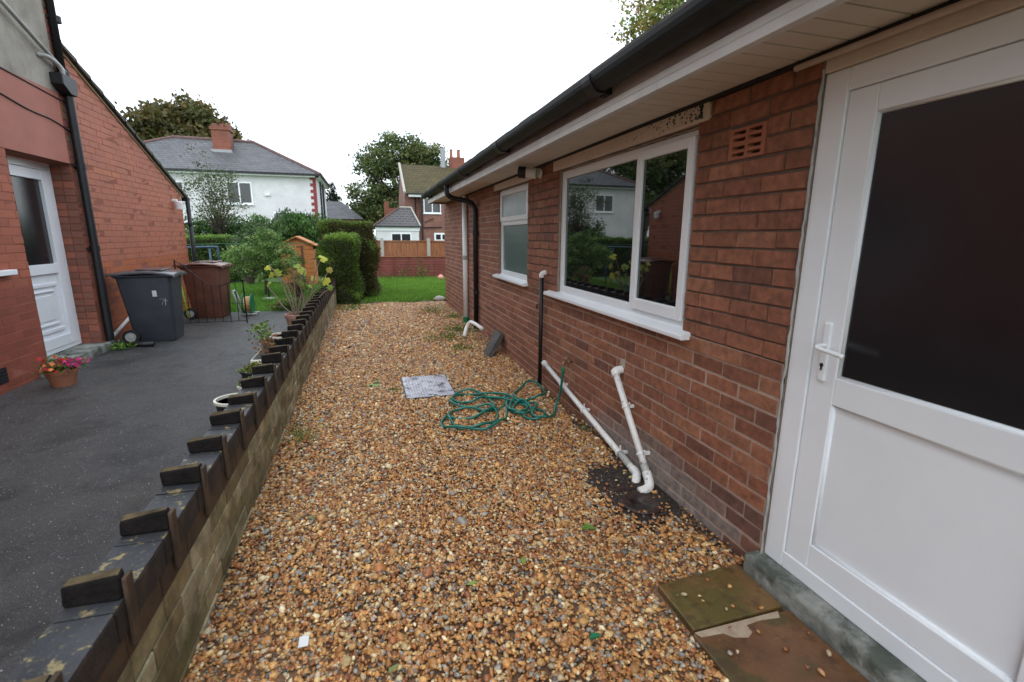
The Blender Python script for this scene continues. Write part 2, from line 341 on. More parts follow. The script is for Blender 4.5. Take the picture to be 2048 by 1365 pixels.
def leafcards(name, P, size, cols, mat, parent=None, flat=0.0, aspect=.6, dirs=None):
    """one folded-diamond leaf per point"""
    n = len(P); d = RNG.normal(size=(n, 3)) if dirs is None else dirs + RNG.normal(size=(n, 3)) * .5
    d[:, 2] *= (1 - flat); d /= np.linalg.norm(d, axis=1)[:, None]
    r = RNG.normal(size=(n, 3)); s = np.cross(d, r); s /= np.linalg.norm(s, axis=1)[:, None]; nn = np.cross(d, s)
    sz = (size * RNG.uniform(.6, 1.3, n))[:, None]
    a = P - d * sz * .5; c = P + d * sz * .5; b = P + s * sz * aspect * .5 + nn * sz * .12; e = P - s * sz * aspect * .5 + nn * sz * .12
    V = np.stack([a, b, c, e], 1).reshape(-1, 3); F = np.arange(4 * n).reshape(n, 4)
    return npmesh(name, V, F, cols, mat, parent)
def pickcols(pal, n, weights=None, jit=.15):
    pal = np.array(pal, dtype=float); i = RNG.choice(len(pal), n, p=weights)
    return np.clip(pal[i] * (1 + RNG.normal(size=(n, 1)) * jit), 0.002, 1)

# ------------------------------------------------------------------ ground surfaces
D = 1.587
g = MB(); g.box(-1200, 1200, -1200, 1200, -.30, -.06); struct(g.build("ground", m_turf))
g = MB(); g.box(-.70, 2.2, -2.0, 11.0, -.06, 0.0); struct(g.build("gravel_path", m_gravel_base))
g = MB(); g.box(-14, -.765, -2.5, 9.35, -.05, .12); struct(g.build("driveway", m_tarmac))
g = MB(); g.box(-14, -.70, 9.352, 26, -.05, .115); struct(g.build("lawn", m_turf))
g = MB(); g.box(-.69, 7, 10.95, 26, -.05, .012); struct(g.build("lawn_strip", m_turf))
# gravel stones
def stones():
    t = (1 + 5 ** .5) / 2
    I = np.array([(-1, t, 0), (1, t, 0), (-1, -t, 0), (1, -t, 0), (0, -1, t), (0, 1, t), (0, -1, -t), (0, 1, -t), (t, 0, -1), (t, 0, 1), (-t, 0, -1), (-t, 0, 1)], float); I /= np.linalg.norm(I[0])
    IF = np.array([(0, 11, 5), (0, 5, 1), (0, 1, 7), (0, 7, 10), (0, 10, 11), (1, 5, 9), (5, 11, 4), (11, 10, 2), (10, 7, 6), (7, 1, 8), (3, 9, 4), (3, 4, 2), (3, 2, 6), (3, 6, 8), (3, 8, 9), (4, 9, 5), (2, 4, 11), (6, 2, 10), (8, 6, 7), (9, 8, 1)])
    xs = []; 
    for ya, yb, dens, a in ((.7, 3.2, 8600, .0094), (3.2, 6, 5600, .0112), (6, 11.0, 2900, .0145)):
        n = int((yb - ya) * 2.26 * dens); x = RNG.uniform(-.665, 1.60, n); y = RNG.uniform(ya, yb, n); aa = np.exp(RNG.normal(size=n) * .33) * a
        xs.append(np.stack([x, y, aa], 1))
    Q = np.concatenate(xs); x, y = Q[:, 0], Q[:, 1]
    keep = ~((x > .262) & (x < .728) & (y > 4.235) & (y < 4.94))
    keep &= ~((x > 1.075) & (y < 1.55))
    wob = .06 * np.sin(x * 23) + .05 * np.sin(y * 17 + 1)
    dd = ((x - 1.42) / .27) ** 2 + ((y - 2.28) / .42) ** 2 + RNG.normal(size=len(x)) * .22 + wob * 2
    soil = (dd < .82) & (RNG.random(len(x)) < .95); keep &= ~(soil & (RNG.random(len(x)) < .45))
    edge = (x > 1.52 + .03 * np.sin(y * 9)) & (y > 1.6) & (y < 4.2) & (RNG.random(len(x)) < .8); soil |= edge
    keep &= ~((((x - 1.375) / .085) ** 2 + ((y - 2.13) / .085) ** 2) < 1)
    onslab = (x > 1.075) & (y < 1.55) & (RNG.random(len(x)) < .012) & (x < 1.5)
    keep |= onslab
    keep &= ~((y > 10.75 + .12 * np.sin(x * 5)) )
    keep &= x < 1.59
    Q = Q[keep]; soil = soil[keep]; onslab = onslab[keep]; n = len(Q); a = Q[:, 2] * np.where(soil, .55, 1)
    sc = np.stack([a, a * RNG.uniform(.6, .9, n), a * RNG.uniform(.35, .62, n)], 1)
    V = I[None] * (1 + RNG.normal(size=(n, 12, 1)) * .19) * sc[:, None, :]
    th = RNG.uniform(0, 2 * np.pi, n); tl = RNG.normal(size=(n, 2)) * .35
    c, s = np.cos(tl[:, 0]), np.sin(tl[:, 0]); X, Y, Z = V[..., 0].copy(), V[..., 1].copy(), V[..., 2].copy()
    Y, Z = Y * c[:, None] - Z * s[:, None], Y * s[:, None] + Z * c[:, None]
    c, s = np.cos(tl[:, 1]), np.sin(tl[:, 1]); X, Z = X * c[:, None] - Z * s[:, None], X * s[:, None] + Z * c[:, None]
    c, s = np.cos(th), np.sin(th); X, Y = X * c[:, None] - Y * s[:, None], X * s[:, None] + Y * c[:, None]
    z = .004 + RNG.random(n) * .013 + .008 * np.sin(Q[:, 0] * 4 + Q[:, 1] * 2.2) * np.sin(Q[:, 1] * 3)
    z = np.where(soil, .002 + RNG.random(n) * .006, z); z = np.where(onslab, .036, z)
    V = np.stack([X + Q[:, 0:1], Y + Q[:, 1:2], Z + z[:, None]], -1).reshape(-1, 3)
    F = (IF[None] + 12 * np.arange(n)[:, None, None]).reshape(-1, 3)
    pal = [(.46, .22, .075), (.37, .15, .05), (.56, .31, .115), (.26, .10, .045), (.62, .44, .22), (.74, .62, .43), (.27, .26, .25), (.36, .31, .28), (.42, .22, .11), (.09, .08, .075), (.50, .40, .28)]
    col = np.array([1.0, .97, .86]) * pickcols(pal, n, [.20, .14, .17, .10, .09, .045, .065, .04, .06, .03, .06], .18)
    col[soil] = pickcols([(.035, .026, .022), (.06, .045, .038), (.02, .016, .014), (.09, .06, .045)], int(soil.sum()))
    return npmesh("gravel", V, F, np.repeat(col, 20, 0), m_stone, smooth=True)
struct(stones(), 'stuff')
def grit():
    n = 24000; x = RNG.uniform(-3.0, -.78, n); y = RNG.uniform(1.0, 9.3, n); a = RNG.uniform(.0016, .0042, n); z = np.full(n, .121)
    T = np.array([(1, 0, -.3), (-.5, .87, -.3), (-.5, -.87, -.3), (0, 0, .8)]); th = RNG.uniform(0, 6.28, n); c, s_ = np.cos(th)[:, None], np.sin(th)[:, None]
    X = (T[:, 0] * c - T[:, 1] * s_) * a[:, None] + x[:, None]; Y = (T[:, 0] * s_ + T[:, 1] * c) * a[:, None] + y[:, None]; Z = T[None, :, 2] * a[:, None] + z[:, None]
    V = np.stack([X, Y, Z], -1).reshape(-1, 3); F = (np.array([(0, 1, 3), (1, 2, 3), (2, 0, 3), (0, 2, 1)])[None] + 4 * np.arange(n)[:, None, None]).reshape(-1, 3)
    col = pickcols([(.16, .16, .16), (.30, .30, .29), (.50, .49, .46), (.10, .08, .06)], n, [.45, .3, .08, .17])
    return npmesh("grit", V, F, np.repeat(col, 4, 0), m_stone)
struct(grit(), 'stuff')
def grass(name, x0, x1, y0, y1, z, n, h, pal, mask=None, kind=True):
    x = RNG.uniform(x0, x1, n); y = RNG.uniform(y0, y1, n)
    if mask is not None: k = mask(x, y); x, y = x[k], y[k]; n = len(x)
    hh = h * RNG.uniform(.5, 1.4, n); a = RNG.uniform(0, 2 * np.pi, n); w = h * .09
    dx, dy = np.cos(a) * w, np.sin(a) * w; lx, ly = RNG.normal(size=n) * h * .45, RNG.normal(size=n) * h * .45
    zz = np.full(n, z); V = np.stack([np.stack([x - dx, y - dy, zz], 1), np.stack([x + dx, y + dy, zz], 1), np.stack([x + lx, y + ly, zz + hh], 1)], 1).reshape(-1, 3)
    o = npmesh(name, V, np.arange(3 * n).reshape(n, 3), pickcols(pal, n), m_grass)
    return struct(o, 'stuff') if kind else o
GP = [(.13, .28, .025), (.17, .35, .04), (.22, .40, .06), (.10, .21, .025)]
grass("grass", -.1, 3.4, 10.85, 17.0, .0, 90000, .07, GP, lambda x, y: y > 10.95 + .1 * np.sin(x * 6) + .06 * np.sin(x * 17))
grass("grass", -3.6, -.8, 9.38, 15, .11, 60000, .05, [(.13, .30, .03), (.17, .36, .05), (.10, .24, .03)])

# ------------------------------------------------------------------ BUNGALOW (right)
B = root("brick_bungalow", "brown brick bungalow with white windows, black gutter and white soffit along the gravel path", "bungalow", (D, 5, 0))
Y0 = 1.506
holes = [(.35, 1.49, -.1, 2.2), (2.175, 3.985, .955, 1.985), (4.83, 5.955, .965, 1.985), (1.735, 1.94, 1.785, 1.91)]
def colB(y, z):
    r = random.random(); base = (.29, .112, .062) if r < .35 else (.25, .095, .054) if r < .75 else (.32, .135, .075) if r < .92 else (.185, .075, .048)
    if z < .25 and y < 3: base = (.215, .10, .07) if r < .6 else (.17, .08, .06)
    if 1.7 < y < 3.3 and z < .30 - abs(y - 2.4) * .16: t_ = min(1, max(0, (.30 - abs(y - 2.4) * .16 - z) / .12)); base = tuple(a_ * (1 - t_) + b_ * t_ for a_, b_ in zip(base, (.27, .22, .195)))
    f = random.uniform(.86, 1.10); return tuple(v * f for v in base)
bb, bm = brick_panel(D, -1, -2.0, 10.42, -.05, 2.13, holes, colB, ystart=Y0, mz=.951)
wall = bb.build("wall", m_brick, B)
for ya, yb, za, zb in holes[:3]:    # reveals
    bm.box(D, D + .10, ya - .012, ya, za, zb); bm.box(D, D + .10, yb, yb + .012, za, zb); bm.box(D, D + .10, ya, yb, zb, zb + .012); bm.box(D, D + .10, ya, yb, za - .012, za)
bm.box(D + .10, D + .25, 10.2, 10.42, -.05, 2.13); bm.box(D + .0005, 9.5, 10.405, 10.42, -.05, 2.13); bm.box(9.48, 9.5, -2, 10.4, -.05, 2.13)
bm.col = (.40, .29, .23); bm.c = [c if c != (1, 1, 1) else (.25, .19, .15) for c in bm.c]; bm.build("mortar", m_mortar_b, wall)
r = MB(); r.box(D + .07, D + .14, 1.735, 1.94, 1.785, 1.91); ab_hole = r.build("vent_void", m_dark, wall)
a = MB(); yA, yB, zA, zB = 1.732, 1.943, 1.783, 1.912; cw = (yB - yA); xx0, xx1 = D - .006, D + .03
ys = [yA, yA + .022, yA + .098, yA + .113, yB - .022, yB]; zs_ = [zA, zA + .012, zA + .027, zA + .040, zA + .055, zA + .074, zA + .089, zA + .102, zA + .117, zB]
for i in range(len(ys) - 1):
    for j in range(len(zs_) - 1):
        if i in (1, 3) and j in (1, 3, 5, 7): continue
        a.box(xx0 + (0.0004 * ((i + j) % 2)), xx1, ys[i], ys[i + 1], zs_[j], zs_[j + 1])
a.build("air_brick", m_airbrick, B)
# eaves
s = MB(); y = -2.0
while y < 9.9: s.box(1.235, D - .016, y, y + .0925, 2.088, 2.10); y += .1
sf = s.build("soffit", m_soffit, B, bevel=.002)
s = MB(); s.box(1.235, D + .05, -2, 10.2, 2.103, 2.112); s.build("soffit_backing", m_dark, sf)
s = MB(); s.box(D - .016, D - .003, -2, 10.2, 2.070, 2.0995); s.build("eaves_trim", m_dark, B)
f = MB()
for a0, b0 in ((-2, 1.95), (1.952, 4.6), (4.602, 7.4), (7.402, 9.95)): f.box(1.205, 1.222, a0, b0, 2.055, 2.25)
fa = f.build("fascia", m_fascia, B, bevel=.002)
f = MB(); 
for a0, b0 in ((-2, 1.95), (1.952, 4.6), (4.602, 7.4), (7.402, 9.95)): f.box(1.200, 1.234, a0, b0, 2.050, 2.084); f.box(1.2005, 1.2045, a0, b0, 2.0845, 2.112)
f.build("fascia_lip", m_upvc_old, fa, bevel=.003)
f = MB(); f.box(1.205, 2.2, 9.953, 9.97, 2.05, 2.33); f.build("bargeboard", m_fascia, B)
gt = MB(); prof = []; GX, GZ = 1.140, 2.212
for i in range(13):
    t = math.pi * i / 12; prof.append((GX - .063 * math.cos(t), GZ - .070 * math.sin(t)))
inn = [(GX - .059 * math.cos(math.pi * i / 12), GZ - .066 * math.sin(math.pi * i / 12)) for i in range(12, -1, -1)]
gt.prism([(x, -2, z) for x, z in prof + inn], (0, 11.98, 0))
gt.prism([(x, 9.98, z) for x, z in prof], (0, .006, 0))
gutter = gt.build("gutter", m_gutter, B)
for gy in (1.05, 2.35, 4.15, 5.9, 7.7, 9.3):
    k = MB(); pr = [(GX - .070 * math.cos(math.pi * i / 12), GZ - .080 * math.sin(math.pi * i / 12)) for i in range(13)]; pi_ = [(GX - .0635 * math.cos(math.pi * i / 12), GZ - .071 * math.sin(math.pi * i / 12)) for i in range(12, -1, -1)]
    k.prism([(x, gy, z) for x, z in pr + pi_], (0, .09, 0)); k.box(1.17, 1.204, gy + .01, gy + .08, 2.135, 2.235); k.build("bracket", m_black, gutter)
k = MB()
for sgn in (-1, 1): k.tube([(GX - .03, 3.2 + sgn * .0, 2.24), (GX - .03, 3.2, 2.241)], .001)
# roof with stepped tile courses
rf = MB(); dz = math.tan(math.radians(27)); x = 1.125; i = 0
while x < 5.5:
    y = -2.05 + (.15 if i % 2 else 0)
    xa, xb = x, x + .34; za, zb = 2.222 + (x - 1.10) * dz, 2.222 + (x + .34 - 1.10) * dz
    yy = y
    if i < 3:
        while yy < 9.9:
            j = random.uniform(-.004, .004); h = .022
            rf.add([(xa + j, yy + .003, za), (xb, yy + .003, zb - .02), (xb, yy + .297, zb - .02), (xa + j, yy + .297, za), (xa + j, yy + .003, za + h), (xb, yy + .003, zb), (xb, yy + .297, zb), (xa + j, yy + .297, za + h)],
                   [(0, 3, 2, 1), (4, 5, 6, 7), (0, 1, 5, 4), (1, 2, 6, 5), (2, 3, 7, 6), (3, 0, 4, 7)]); yy += .3
    else:
        rf.add([(xa, -2.05, za), (xb, -2.05, zb - .02), (xb, 10.25, zb - .02), (xa, 10.25, za), (xa, -2.05, za + .022), (xb, -2.05, zb), (xb, 10.25, zb), (xa, 10.25, za + .022)],
               [(0, 3, 2, 1), (4, 5, 6, 7), (0, 1, 5, 4), (1, 2, 6, 5), (2, 3, 7, 6), (3, 0, 4, 7)])
    x += .32; i += 1
ztop = 2.222 + (x - 1.1) * dz
rf.face([(x, -2.05, ztop), (10, -2.05, 2.26), (10, 10.25, 2.26), (x, 10.25, ztop)]); rf.face([(1.3, 10.2, 2.13), (9.9, 10.2, 2.13), (x, 10.2, ztop - .02)])
rf.build("roof", m_tile, B)
# window with opening casement
def windowpart(name): return None
w = MB(); X1, X2 = D + .022, D + .085
frame(w, X1, X2, 2.18, 3.98, .968, 1.972, .062, .062, .06); w.box(X1 + .0003, X2, 2.715, 2.785, 1.03, 1.912)
win = w.build("window", m_upvc, B, bevel=.004)
w = MB(); frame(w, X1 - .020, X1 - .001, 2.205, 2.742, 1.005, 1.945, .055, .07, .055); w.build("casement", m_upvc, win, bevel=.006)
w = MB(); w.box(X1 + .018, X1 + .024, 2.785, 3.918, 1.03, 1.912); w.build("pane", m_glass, win)
w = MB(); w.box(X1 - .004, X1 + .002, 2.26, 2.687, 1.075, 1.89); w.build("pane", m_glass, win)
w = MB(); 
w.prism([(D - .055, 2.105, .925), (D + .03, 2.105, .925), (D + .03, 2.105, .975), (D - .052, 2.105, .955), (D - .062, 2.105, .950), (D - .062, 2.105, .930)], (0, 2.06, 0)); w.build("sill", m_upvc, win, bevel=.003)
w = MB()
for k in range(90):   # ragged sealant line round the frame
    pass
def seal(mb, pts, r=.006):
    P = []
    for a_, b_ in zip(pts[:-1], pts[1:]):
        a_, b_ = Vector(a_), Vector(b_); n = max(2, int((b_ - a_).length / .03))
        for i in range(n): P.append(a_.lerp(b_, i / n) + Vector((random.uniform(-.003, .001), random.uniform(-.003, .003), random.uniform(-.003, .003))))
    P.append(Vector(pts[-1])); mb.tube(P, [r * random.uniform(.5, 1.3) for _ in P], 6)
seal(w, [(D + .012, 2.178, .97), (D + .012, 2.178, 1.975), (D + .014, 3.984, 1.975), (D + .012, 3.984, .97)], .005); w.build("sealant", m_mortar, win)
w = MB(); w.box(D - .020, D + .02, 2.09, 4.10, 1.988, 2.068); w.build("lintel_board", m_cream, B, bevel=.006, label="cream board with flaking green paint spots above the large window")
lb_ = [o for o in S.objects if o.get('label', '').startswith("cream board")][0]
w = MB()
for _ in range(190):
    yy = 2.13 + 1.9 * random.random() ** 2.4 * 1.0; zc = random.uniform(1.998, 2.060); dens = math.exp(-((yy - 2.32) / .35) ** 2)
    if random.random() > .25 + dens: continue
    zc = zc if dens < .4 else random.uniform(2.005, 2.062); n_ = random.randint(4, 7); rr = random.uniform(.002, .0055) * (1 + .8 * dens * random.random())
    w.face([(D - .0206, yy + rr * 1.3 * math.cos(2 * math.pi * k / n_) * random.uniform(.5, 1.2), zc + rr * math.sin(2 * math.pi * k / n_) * random.uniform(.5, 1.2)) for k in range(n_)])
w.build("peeling", M("bare_green_paint", (.02, .05, .035), (.04, .07, .05), 30, .8), lb_)
# obscured window
w = MB(); frame(w, X1, X2, 4.84, 5.945, .978, 1.98, .05, .06, .05); w.box(X1 + .0003, X2, 4.89, 5.895, 1.568, 1.63)
win2 = w.build("window", m_upvc, B, bevel=.004)
w = MB(); frame(w, X1 - .018, X1 - .001, 4.858, 5.925, 1.615, 1.962, .052); w.build("top_light", m_upvc, win2, bevel=.005)
w = MB(); w.box(X1 + .016, X1 + .022, 4.89, 5.895, 1.038, 1.568); w.build("pane", m_obscure, win2)
w = MB(); w.box(X1 - .004, X1 + .002, 4.91, 5.873, 1.667, 1.91); w.build("pane", m_obscure_top, win2)
w = MB(); w.prism([(D - .055, 4.80, .935), (D + .03, 4.80, .935), (D + .03, 4.80, .985), (D - .052, 4.80, .965), (D - .062, 4.80, .960), (D - .062, 4.80, .940)], (0, 1.27, 0)); w.build("sill", m_upvc, win2, bevel=.003)
w = MB(); w.box(D - .018, D + .02, 4.46, 6.16, 1.990, 2.066); w.build("lintel_board", m_cream_plain, B, bevel=.006)
# door
w = MB(); frame(w, D + .005, D + .07, .45, 1.487, .106, 2.012, .092, .07, .075)
door = w.build("door", m_upvc, B, bevel=.004)
w = MB(); frame(w, D + .012, D + .062, .545, 1.392, .178, 1.935, .105, .10, .085); w.box(D + .0125, D + .0615, .65, 1.287, .852, .955)
leaf = w.build("leaf", m_upvc, door, bevel=.004)
w = MB(); w.box(D + .030, D + .038, .65, 1.287, .278, .852); w.build("panel", m_upvc, door)
w = MB()
for a_ in [(1.287, .278, 1.287, .852), (.65, .278, .65, .852), (.65, .278, 1.287, .278), (.65, .852, 1.287, .852), (1.287, .955, 1.287, 1.85), (.65, .955, 1.287, .955), (.65, 1.85, 1.287, 1.85)]:
    y_a, z_a, y_b, z_b = a_; w.tube([(D + .027, y_a, z_a), (D + .027, y_b, z_b)], .0085, 8)
w.build("glazing_bead", m_upvc, door, smooth=True)
w = MB(); w.box(D + .030, D + .036, .65, 1.287, .955, 1.85); w.build("pane", m_door_glass, door)
w = MB(); w.box(D - .001, D + .012, 1.322, 1.352, .93, 1.15); hp = w.build("handle", m_upvc, door, bevel=.012, segs=4)
w = MB(); w.tube(catmull([(D + .008, 1.338, 1.065), (D - .028, 1.338, 1.065), (D - .044, 1.330, 1.063), (D - .046, 1.31, 1.060), (D - .044, 1.225, 1.052)], 5), .0085, 10)
w.build("handle", m_upvc, door, smooth=True)
w = MB(); w.lathe([(.0001, -.0025), (.0075, -.0025), (.0075, .004)], (D, 1.338, .992), 'x', 14); w.box(D - .0025, D + .003, 1.3345, 1.3415, .972, .990); w.build("keyhole", m_dark, door)
w = MB(); w.box(D - .004, D + .055, .40, 1.487, 2.014, 2.072); w.build("door_head", m_cream_plain, B, bevel=.003)
w = MB(); w.tube([(D - .022, 1.60, 2.062), (D - .022, -1.9, 2.062)], .011, 10); w.build("cable_conduit", m_cream_plain, B, smooth=True)
w = MB(); seal(w, [(D - .002, 1.494, .10), (D - .002, 1.494, 2.03)], .005); w.build("sealant", m_grey_pipe, door)
w = MB(); w.box(1.515, D + .11, .30, 1.525, -.04, .104); w.build("doorstep", m_concrete, B, bevel=.022, segs=4)
# downpipes
w = MB(); x_ = D - .045
w.tube(catmull([(1.15, 7.25, 2.17), (1.15, 7.25, 2.08), (1.165, 7.25, 2.02), (1.25, 7.27, 1.975), (1.42, 7.26, 1.945), (1.51, 7.22, 1.90), (x_, 7.17, 1.82), (x_, 7.15, 1.72)], 5) + [(x_, 7.15, .06)], .036, 14)
dp = w.build("downpipe", m_black, B, smooth=True, label="black downpipe with a swan neck under the eaves")
for z in (1.48, .62): 
    w = MB(); w.lathe([(.042, -.03), (.042, .03)], (x_, 7.15, z), 'z', 14); w.box(x_ - .01, D, 7.09, 7.21, z - .012, z + .012); w.tube([(x_ + .02, 7.08, z), (x_ + .02, 7.03, z)], .008, 6); w.build("pipe_clip", m_black, dp)
w = MB(); w.tube([(D - .05, 7.92, 2.09), (D - .05, 7.92, .05)], .042, 14); wp = w.build("soil_pipe", m_upvc, B, smooth=True, label="white vertical soil pipe beside the black downpipe")
w = MB(); w.lathe([(.047, -.04), (.048, .03)], (D - .05, 7.92, 1.10), 'z', 16); w.build("pipe_joint", m_grey_pipe, wp)
w = MB(); w.lathe([(.052, -.05), (.052, .05)], (D - .05, 7.92, .07), 'z', 16); w.build("pipe_collar", m_green_pl, wp)
w = MB(); w.tube([(D - .04, 4.275, .0), (D - .04, 4.275, 1.085)], .019, 12); bp_ = w.build("overflow_pipe", m_black, B, smooth=True, label="thin black upright pipe with a white elbow on top")
w = MB(); w.tube(catmull([(D - .04, 4.275, 1.07), (D - .04, 4.275, 1.10), (D - .02, 4.27, 1.115), (D + .01, 4.27, 1.115)], 4), .023, 12); w.build("pipe_elbow", m_upvc_old, bp_, smooth=True)
w = MB(); w.tube(catmull([(D, 4.42, .80), (D - .03, 4.42, .80), (D - .035, 4.42, .775), (D - .02, 4.42, .765)], 4), .007, 8); w.build("wall_hook", m_iron, B)
# waste pipes
def waste(a_, b_, tail, lab, clips, topcap=False):
    a_, b_ = Vector(a_), Vector(b_); w = MB(); w.tube([a_, b_], .0205, 14); o = w.build("waste_pipe", m_white_pipe, B, smooth=True, label=lab)
    w = MB(); w.tube(catmull([b_ + (a_ - b_).normalized() * .05, b_, *tail], 5), .027, 14); w.build("pipe_elbow", m_white_pipe, o, smooth=True)
    d = (b_ - a_).normalized()
    w = MB(); w.tube([a_ - d * .012, a_ + d * .03], .027, 14)
    if topcap: w.tube(catmull([a_ + d * .03, a_, (a_.x + .03, a_.y, a_.z + .01), (D + .01, a_.y, a_.z + .01)], 4), .0265, 12)
    w.build("pipe_socket", m_white_pipe, o, smooth=True)
    for t in clips:
        p = a_.lerp(b_, t); w = MB(); w.tube([p - d * .009, p + d * .009], .0265, 14); n = Vector((0, -d.z, d.y)); n = n if n.z > 0 else -n
        w.box(p.x, D, p.y - .009, p.y + .009, p.z - .009, p.z + .009); w.tube([p + n * .02, p + n * .055], .006, 6); w.build("pipe_clip", m_upvc_old, o)
    w = MB(); w.tube([a_.lerp(b_, .87), a_.lerp(b_, .955)], .0225, 14); w.build("pipe_sleeve", m_grey_pipe, o, smooth=True)
waste((1.54, 4.135, .285), (1.525, 2.43, .02), [(1.50, 2.385, .012), (1.475, 2.36, -.02)], "long white waste pipe sloping down the wall to the drain", (.27, .53, .87))
waste((1.535, 2.78, .575), (1.52, 2.285, .05), [(1.51, 2.262, .02), (1.475, 2.25, .010), (1.44, 2.25, .004)], "short steep white waste pipe beside the drain", (.35, .78), True)
w = MB(); w.box(D - .0062, D + .002, 2.74, 2.80, .60, .66); w.build("mortar_patch", m_mortar, B, bevel=.002)
# tap
w = MB(); w.tube([(D + .01, 3.60, .435), (D - .06, 3.59, .435)], .011, 10); w.tube(catmull([(D - .05, 3.59, .435), (D - .085, 3.585, .43), (D - .087, 3.583, .395)], 5), .012, 10); w.tube([(D - .055, 3.59, .43), (D - .055, 3.59, .475)], .009, 10)
tap = w.build("tap", m_brass, B, smooth=True)
w = MB(); w.tube([(D - .055, 3.625, .478), (D - .055, 3.555, .478)], .006, 8); w.build("handle", m_brass, tap)
# security camera
w = MB(); w.tube([(D - .005, 4.42, 2.005), (D - .03, 4.425, 2.008)], .042, 16); w.tube([(D - .05, 4.44, 2.01), (1.45, 4.495, 2.022)], .048, 20)
sc = w.build("security_camera", m_upvc_old, B, bevel=.006, smooth=False)
w = MB(); w.tube([(1.452, 4.494, 2.022), (1.385, 4.520, 2.025)], .052, 20); w.build("lens_housing", m_black, sc, bevel=.005)
w = MB(); w.tube([(1.386, 4.519, 2.025), (1.381, 4.521, 2.025)], .026, 16); w.build("lens", m_glass, sc)
# gully
gy = root("drain_gully", "dark clay drain gully in wet soil below the two white waste pipes", "drain", (1.42, 2.2, 0))
w = MB(); N_ = 40; vs = [(1.36, 2.18, .006)]
for i in range(N_):
    t = 2 * math.pi * i / N_; vs.append((min(1.36 + .24 * math.cos(t) * random.uniform(.93, 1.07), D), 2.26 + .40 * math.sin(t) * random.uniform(.93, 1.06), .004))
w.add(vs, [(0, 1 + i, 1 + (i + 1) % N_) for i in range(N_)]); w.build("soil", m_soil, gy)
w = MB(); w.lathe([(.115, .0), (.104, .010), (.094, .011), (.082, .008), (.070, .001), (.045, -.002), (.0001, -.003)], (1.375, 2.13, 0.008), n=22)
w.v = [(x + random.uniform(-.006, .006), y + random.uniform(-.006, .006), z + random.uniform(-.003, .003)) for x, y, z in w.v]
w.build("bowl", m_clay, gy, smooth=True)
w = MB(); w.box(1.28, 1.50, 2.29, 2.33, .000, .014); w.box(1.235, 1.26, 2.05, 2.31, .000, .010); w.build("rim", m_clay, gy, bevel=.006)


# leaning slab, bent pipe
w = MB(); w.add([(1.315, 5.76, .0), (1.285, 5.47, .0), (1.545, 5.70, .275), (1.53, 5.96, .27), (1.365, 5.76, -.03), (1.335, 5.45, -.03), (1.585, 5.68, .24), (1.585, 5.97, .245)],
      [(3, 2, 1, 0), (4, 5, 6, 7), (0, 1, 5, 4), (1, 2, 6, 5), (2, 3, 7, 6), (3, 0, 4, 7)]); tag(w.build("leaning_slab", m_slate_slab, None, bevel=.006), "dark stone slab leaning against the brick wall by the bent white pipe", "paving slab")
w = MB(); w.tube(catmull([(1.25, 6.6, .06), (1.30, 6.68, .17), (1.345, 6.66, .245), (1.38, 6.55, .255), (1.42, 6.2, .235)], 5), .026, 12)
tag(w.build("bent_pipe", m_white_pipe, None, smooth=True), "bent white plastic pipe sticking out from behind the leaning slab", "pipe")
# manhole
mh = root("manhole_cover", "rectangular worn metal manhole cover set in the gravel", "manhole cover", (.5, 4.6, 0))
w = MB(); w.box(.275, .715, 4.25, 4.925, .0, .018)
for i in range(16):
    for j in range(22):
        if abs(i - 8) < 3 and abs(j - 11) < 3: continue
        cx, cy = .300 + i * .0262, 4.275 + j * .030; w.box(cx, cx + .017, cy, cy + .008, .018, .0205)
w.build("plate", m_steel, mh)
w = MB(); frame_ = [(.262, .272, 4.235, 4.94), (.718, .728, 4.235, 4.94)]
for q in frame_: w.box(q[0], q[1], q[2], q[3], -.0, .016)
w.box(.272, .718, 4.235, 4.245, .0, .0155); w.box(.272, .718, 4.93, 4.94, 0, .0155); w.build("rim", m_iron, mh)
# paving slabs by the door
w = MB(); w.add([(1.085, 1.275, 0), (1.503, 1.283, 0), (1.505, 1.545, 0), (1.090, 1.52, 0), (1.085, 1.275, .03), (1.503, 1.283, .03), (1.505, 1.545, .03), (1.090, 1.52, .03)],
      [(0, 3, 2, 1), (4, 5, 6, 7), (0, 1, 5, 4), (1, 2, 6, 5), (2, 3, 7, 6), (3, 0, 4, 7)]); tag(w.build("paving_slab", m_slab, None, bevel=.006), "green tinged sandstone slab at the far corner of the doorstep", "paving slab")
w = MB(); w.box(1.07, 1.51, .80, 1.262, 0, .028); s2_ = tag(w.build("paving_slab", m_slab2, None, bevel=.006), "brown sandstone slab with a pale chipped corner in front of the white door", "paving slab")
w = MB(); w.prism([(1.08, 1.263, .0265), (1.09, 1.238, .0265), (1.18, 1.232, .0265), (1.205, 1.205, .0265), (1.255, 1.19, .0265), (1.285, 1.205, .0265), (1.29, 1.24, .0265), (1.36, 1.245, .0265), (1.44, 1.235, .0265), (1.46, 1.264, .0265)], (0, 0, .0030)); w.build("chipped_edge", M("pale_chip", (.30, .22, .15), (.40, .31, .22), 20, .8, .002, 60), s2_)
w = MB(); w.box(1.07, 1.51, .30, .79, 0, .027); tag(w.build("paving_slab", m_slab2, None, bevel=.006), "sandstone slab nearest the camera under the right edge of the doorstep", "paving slab")
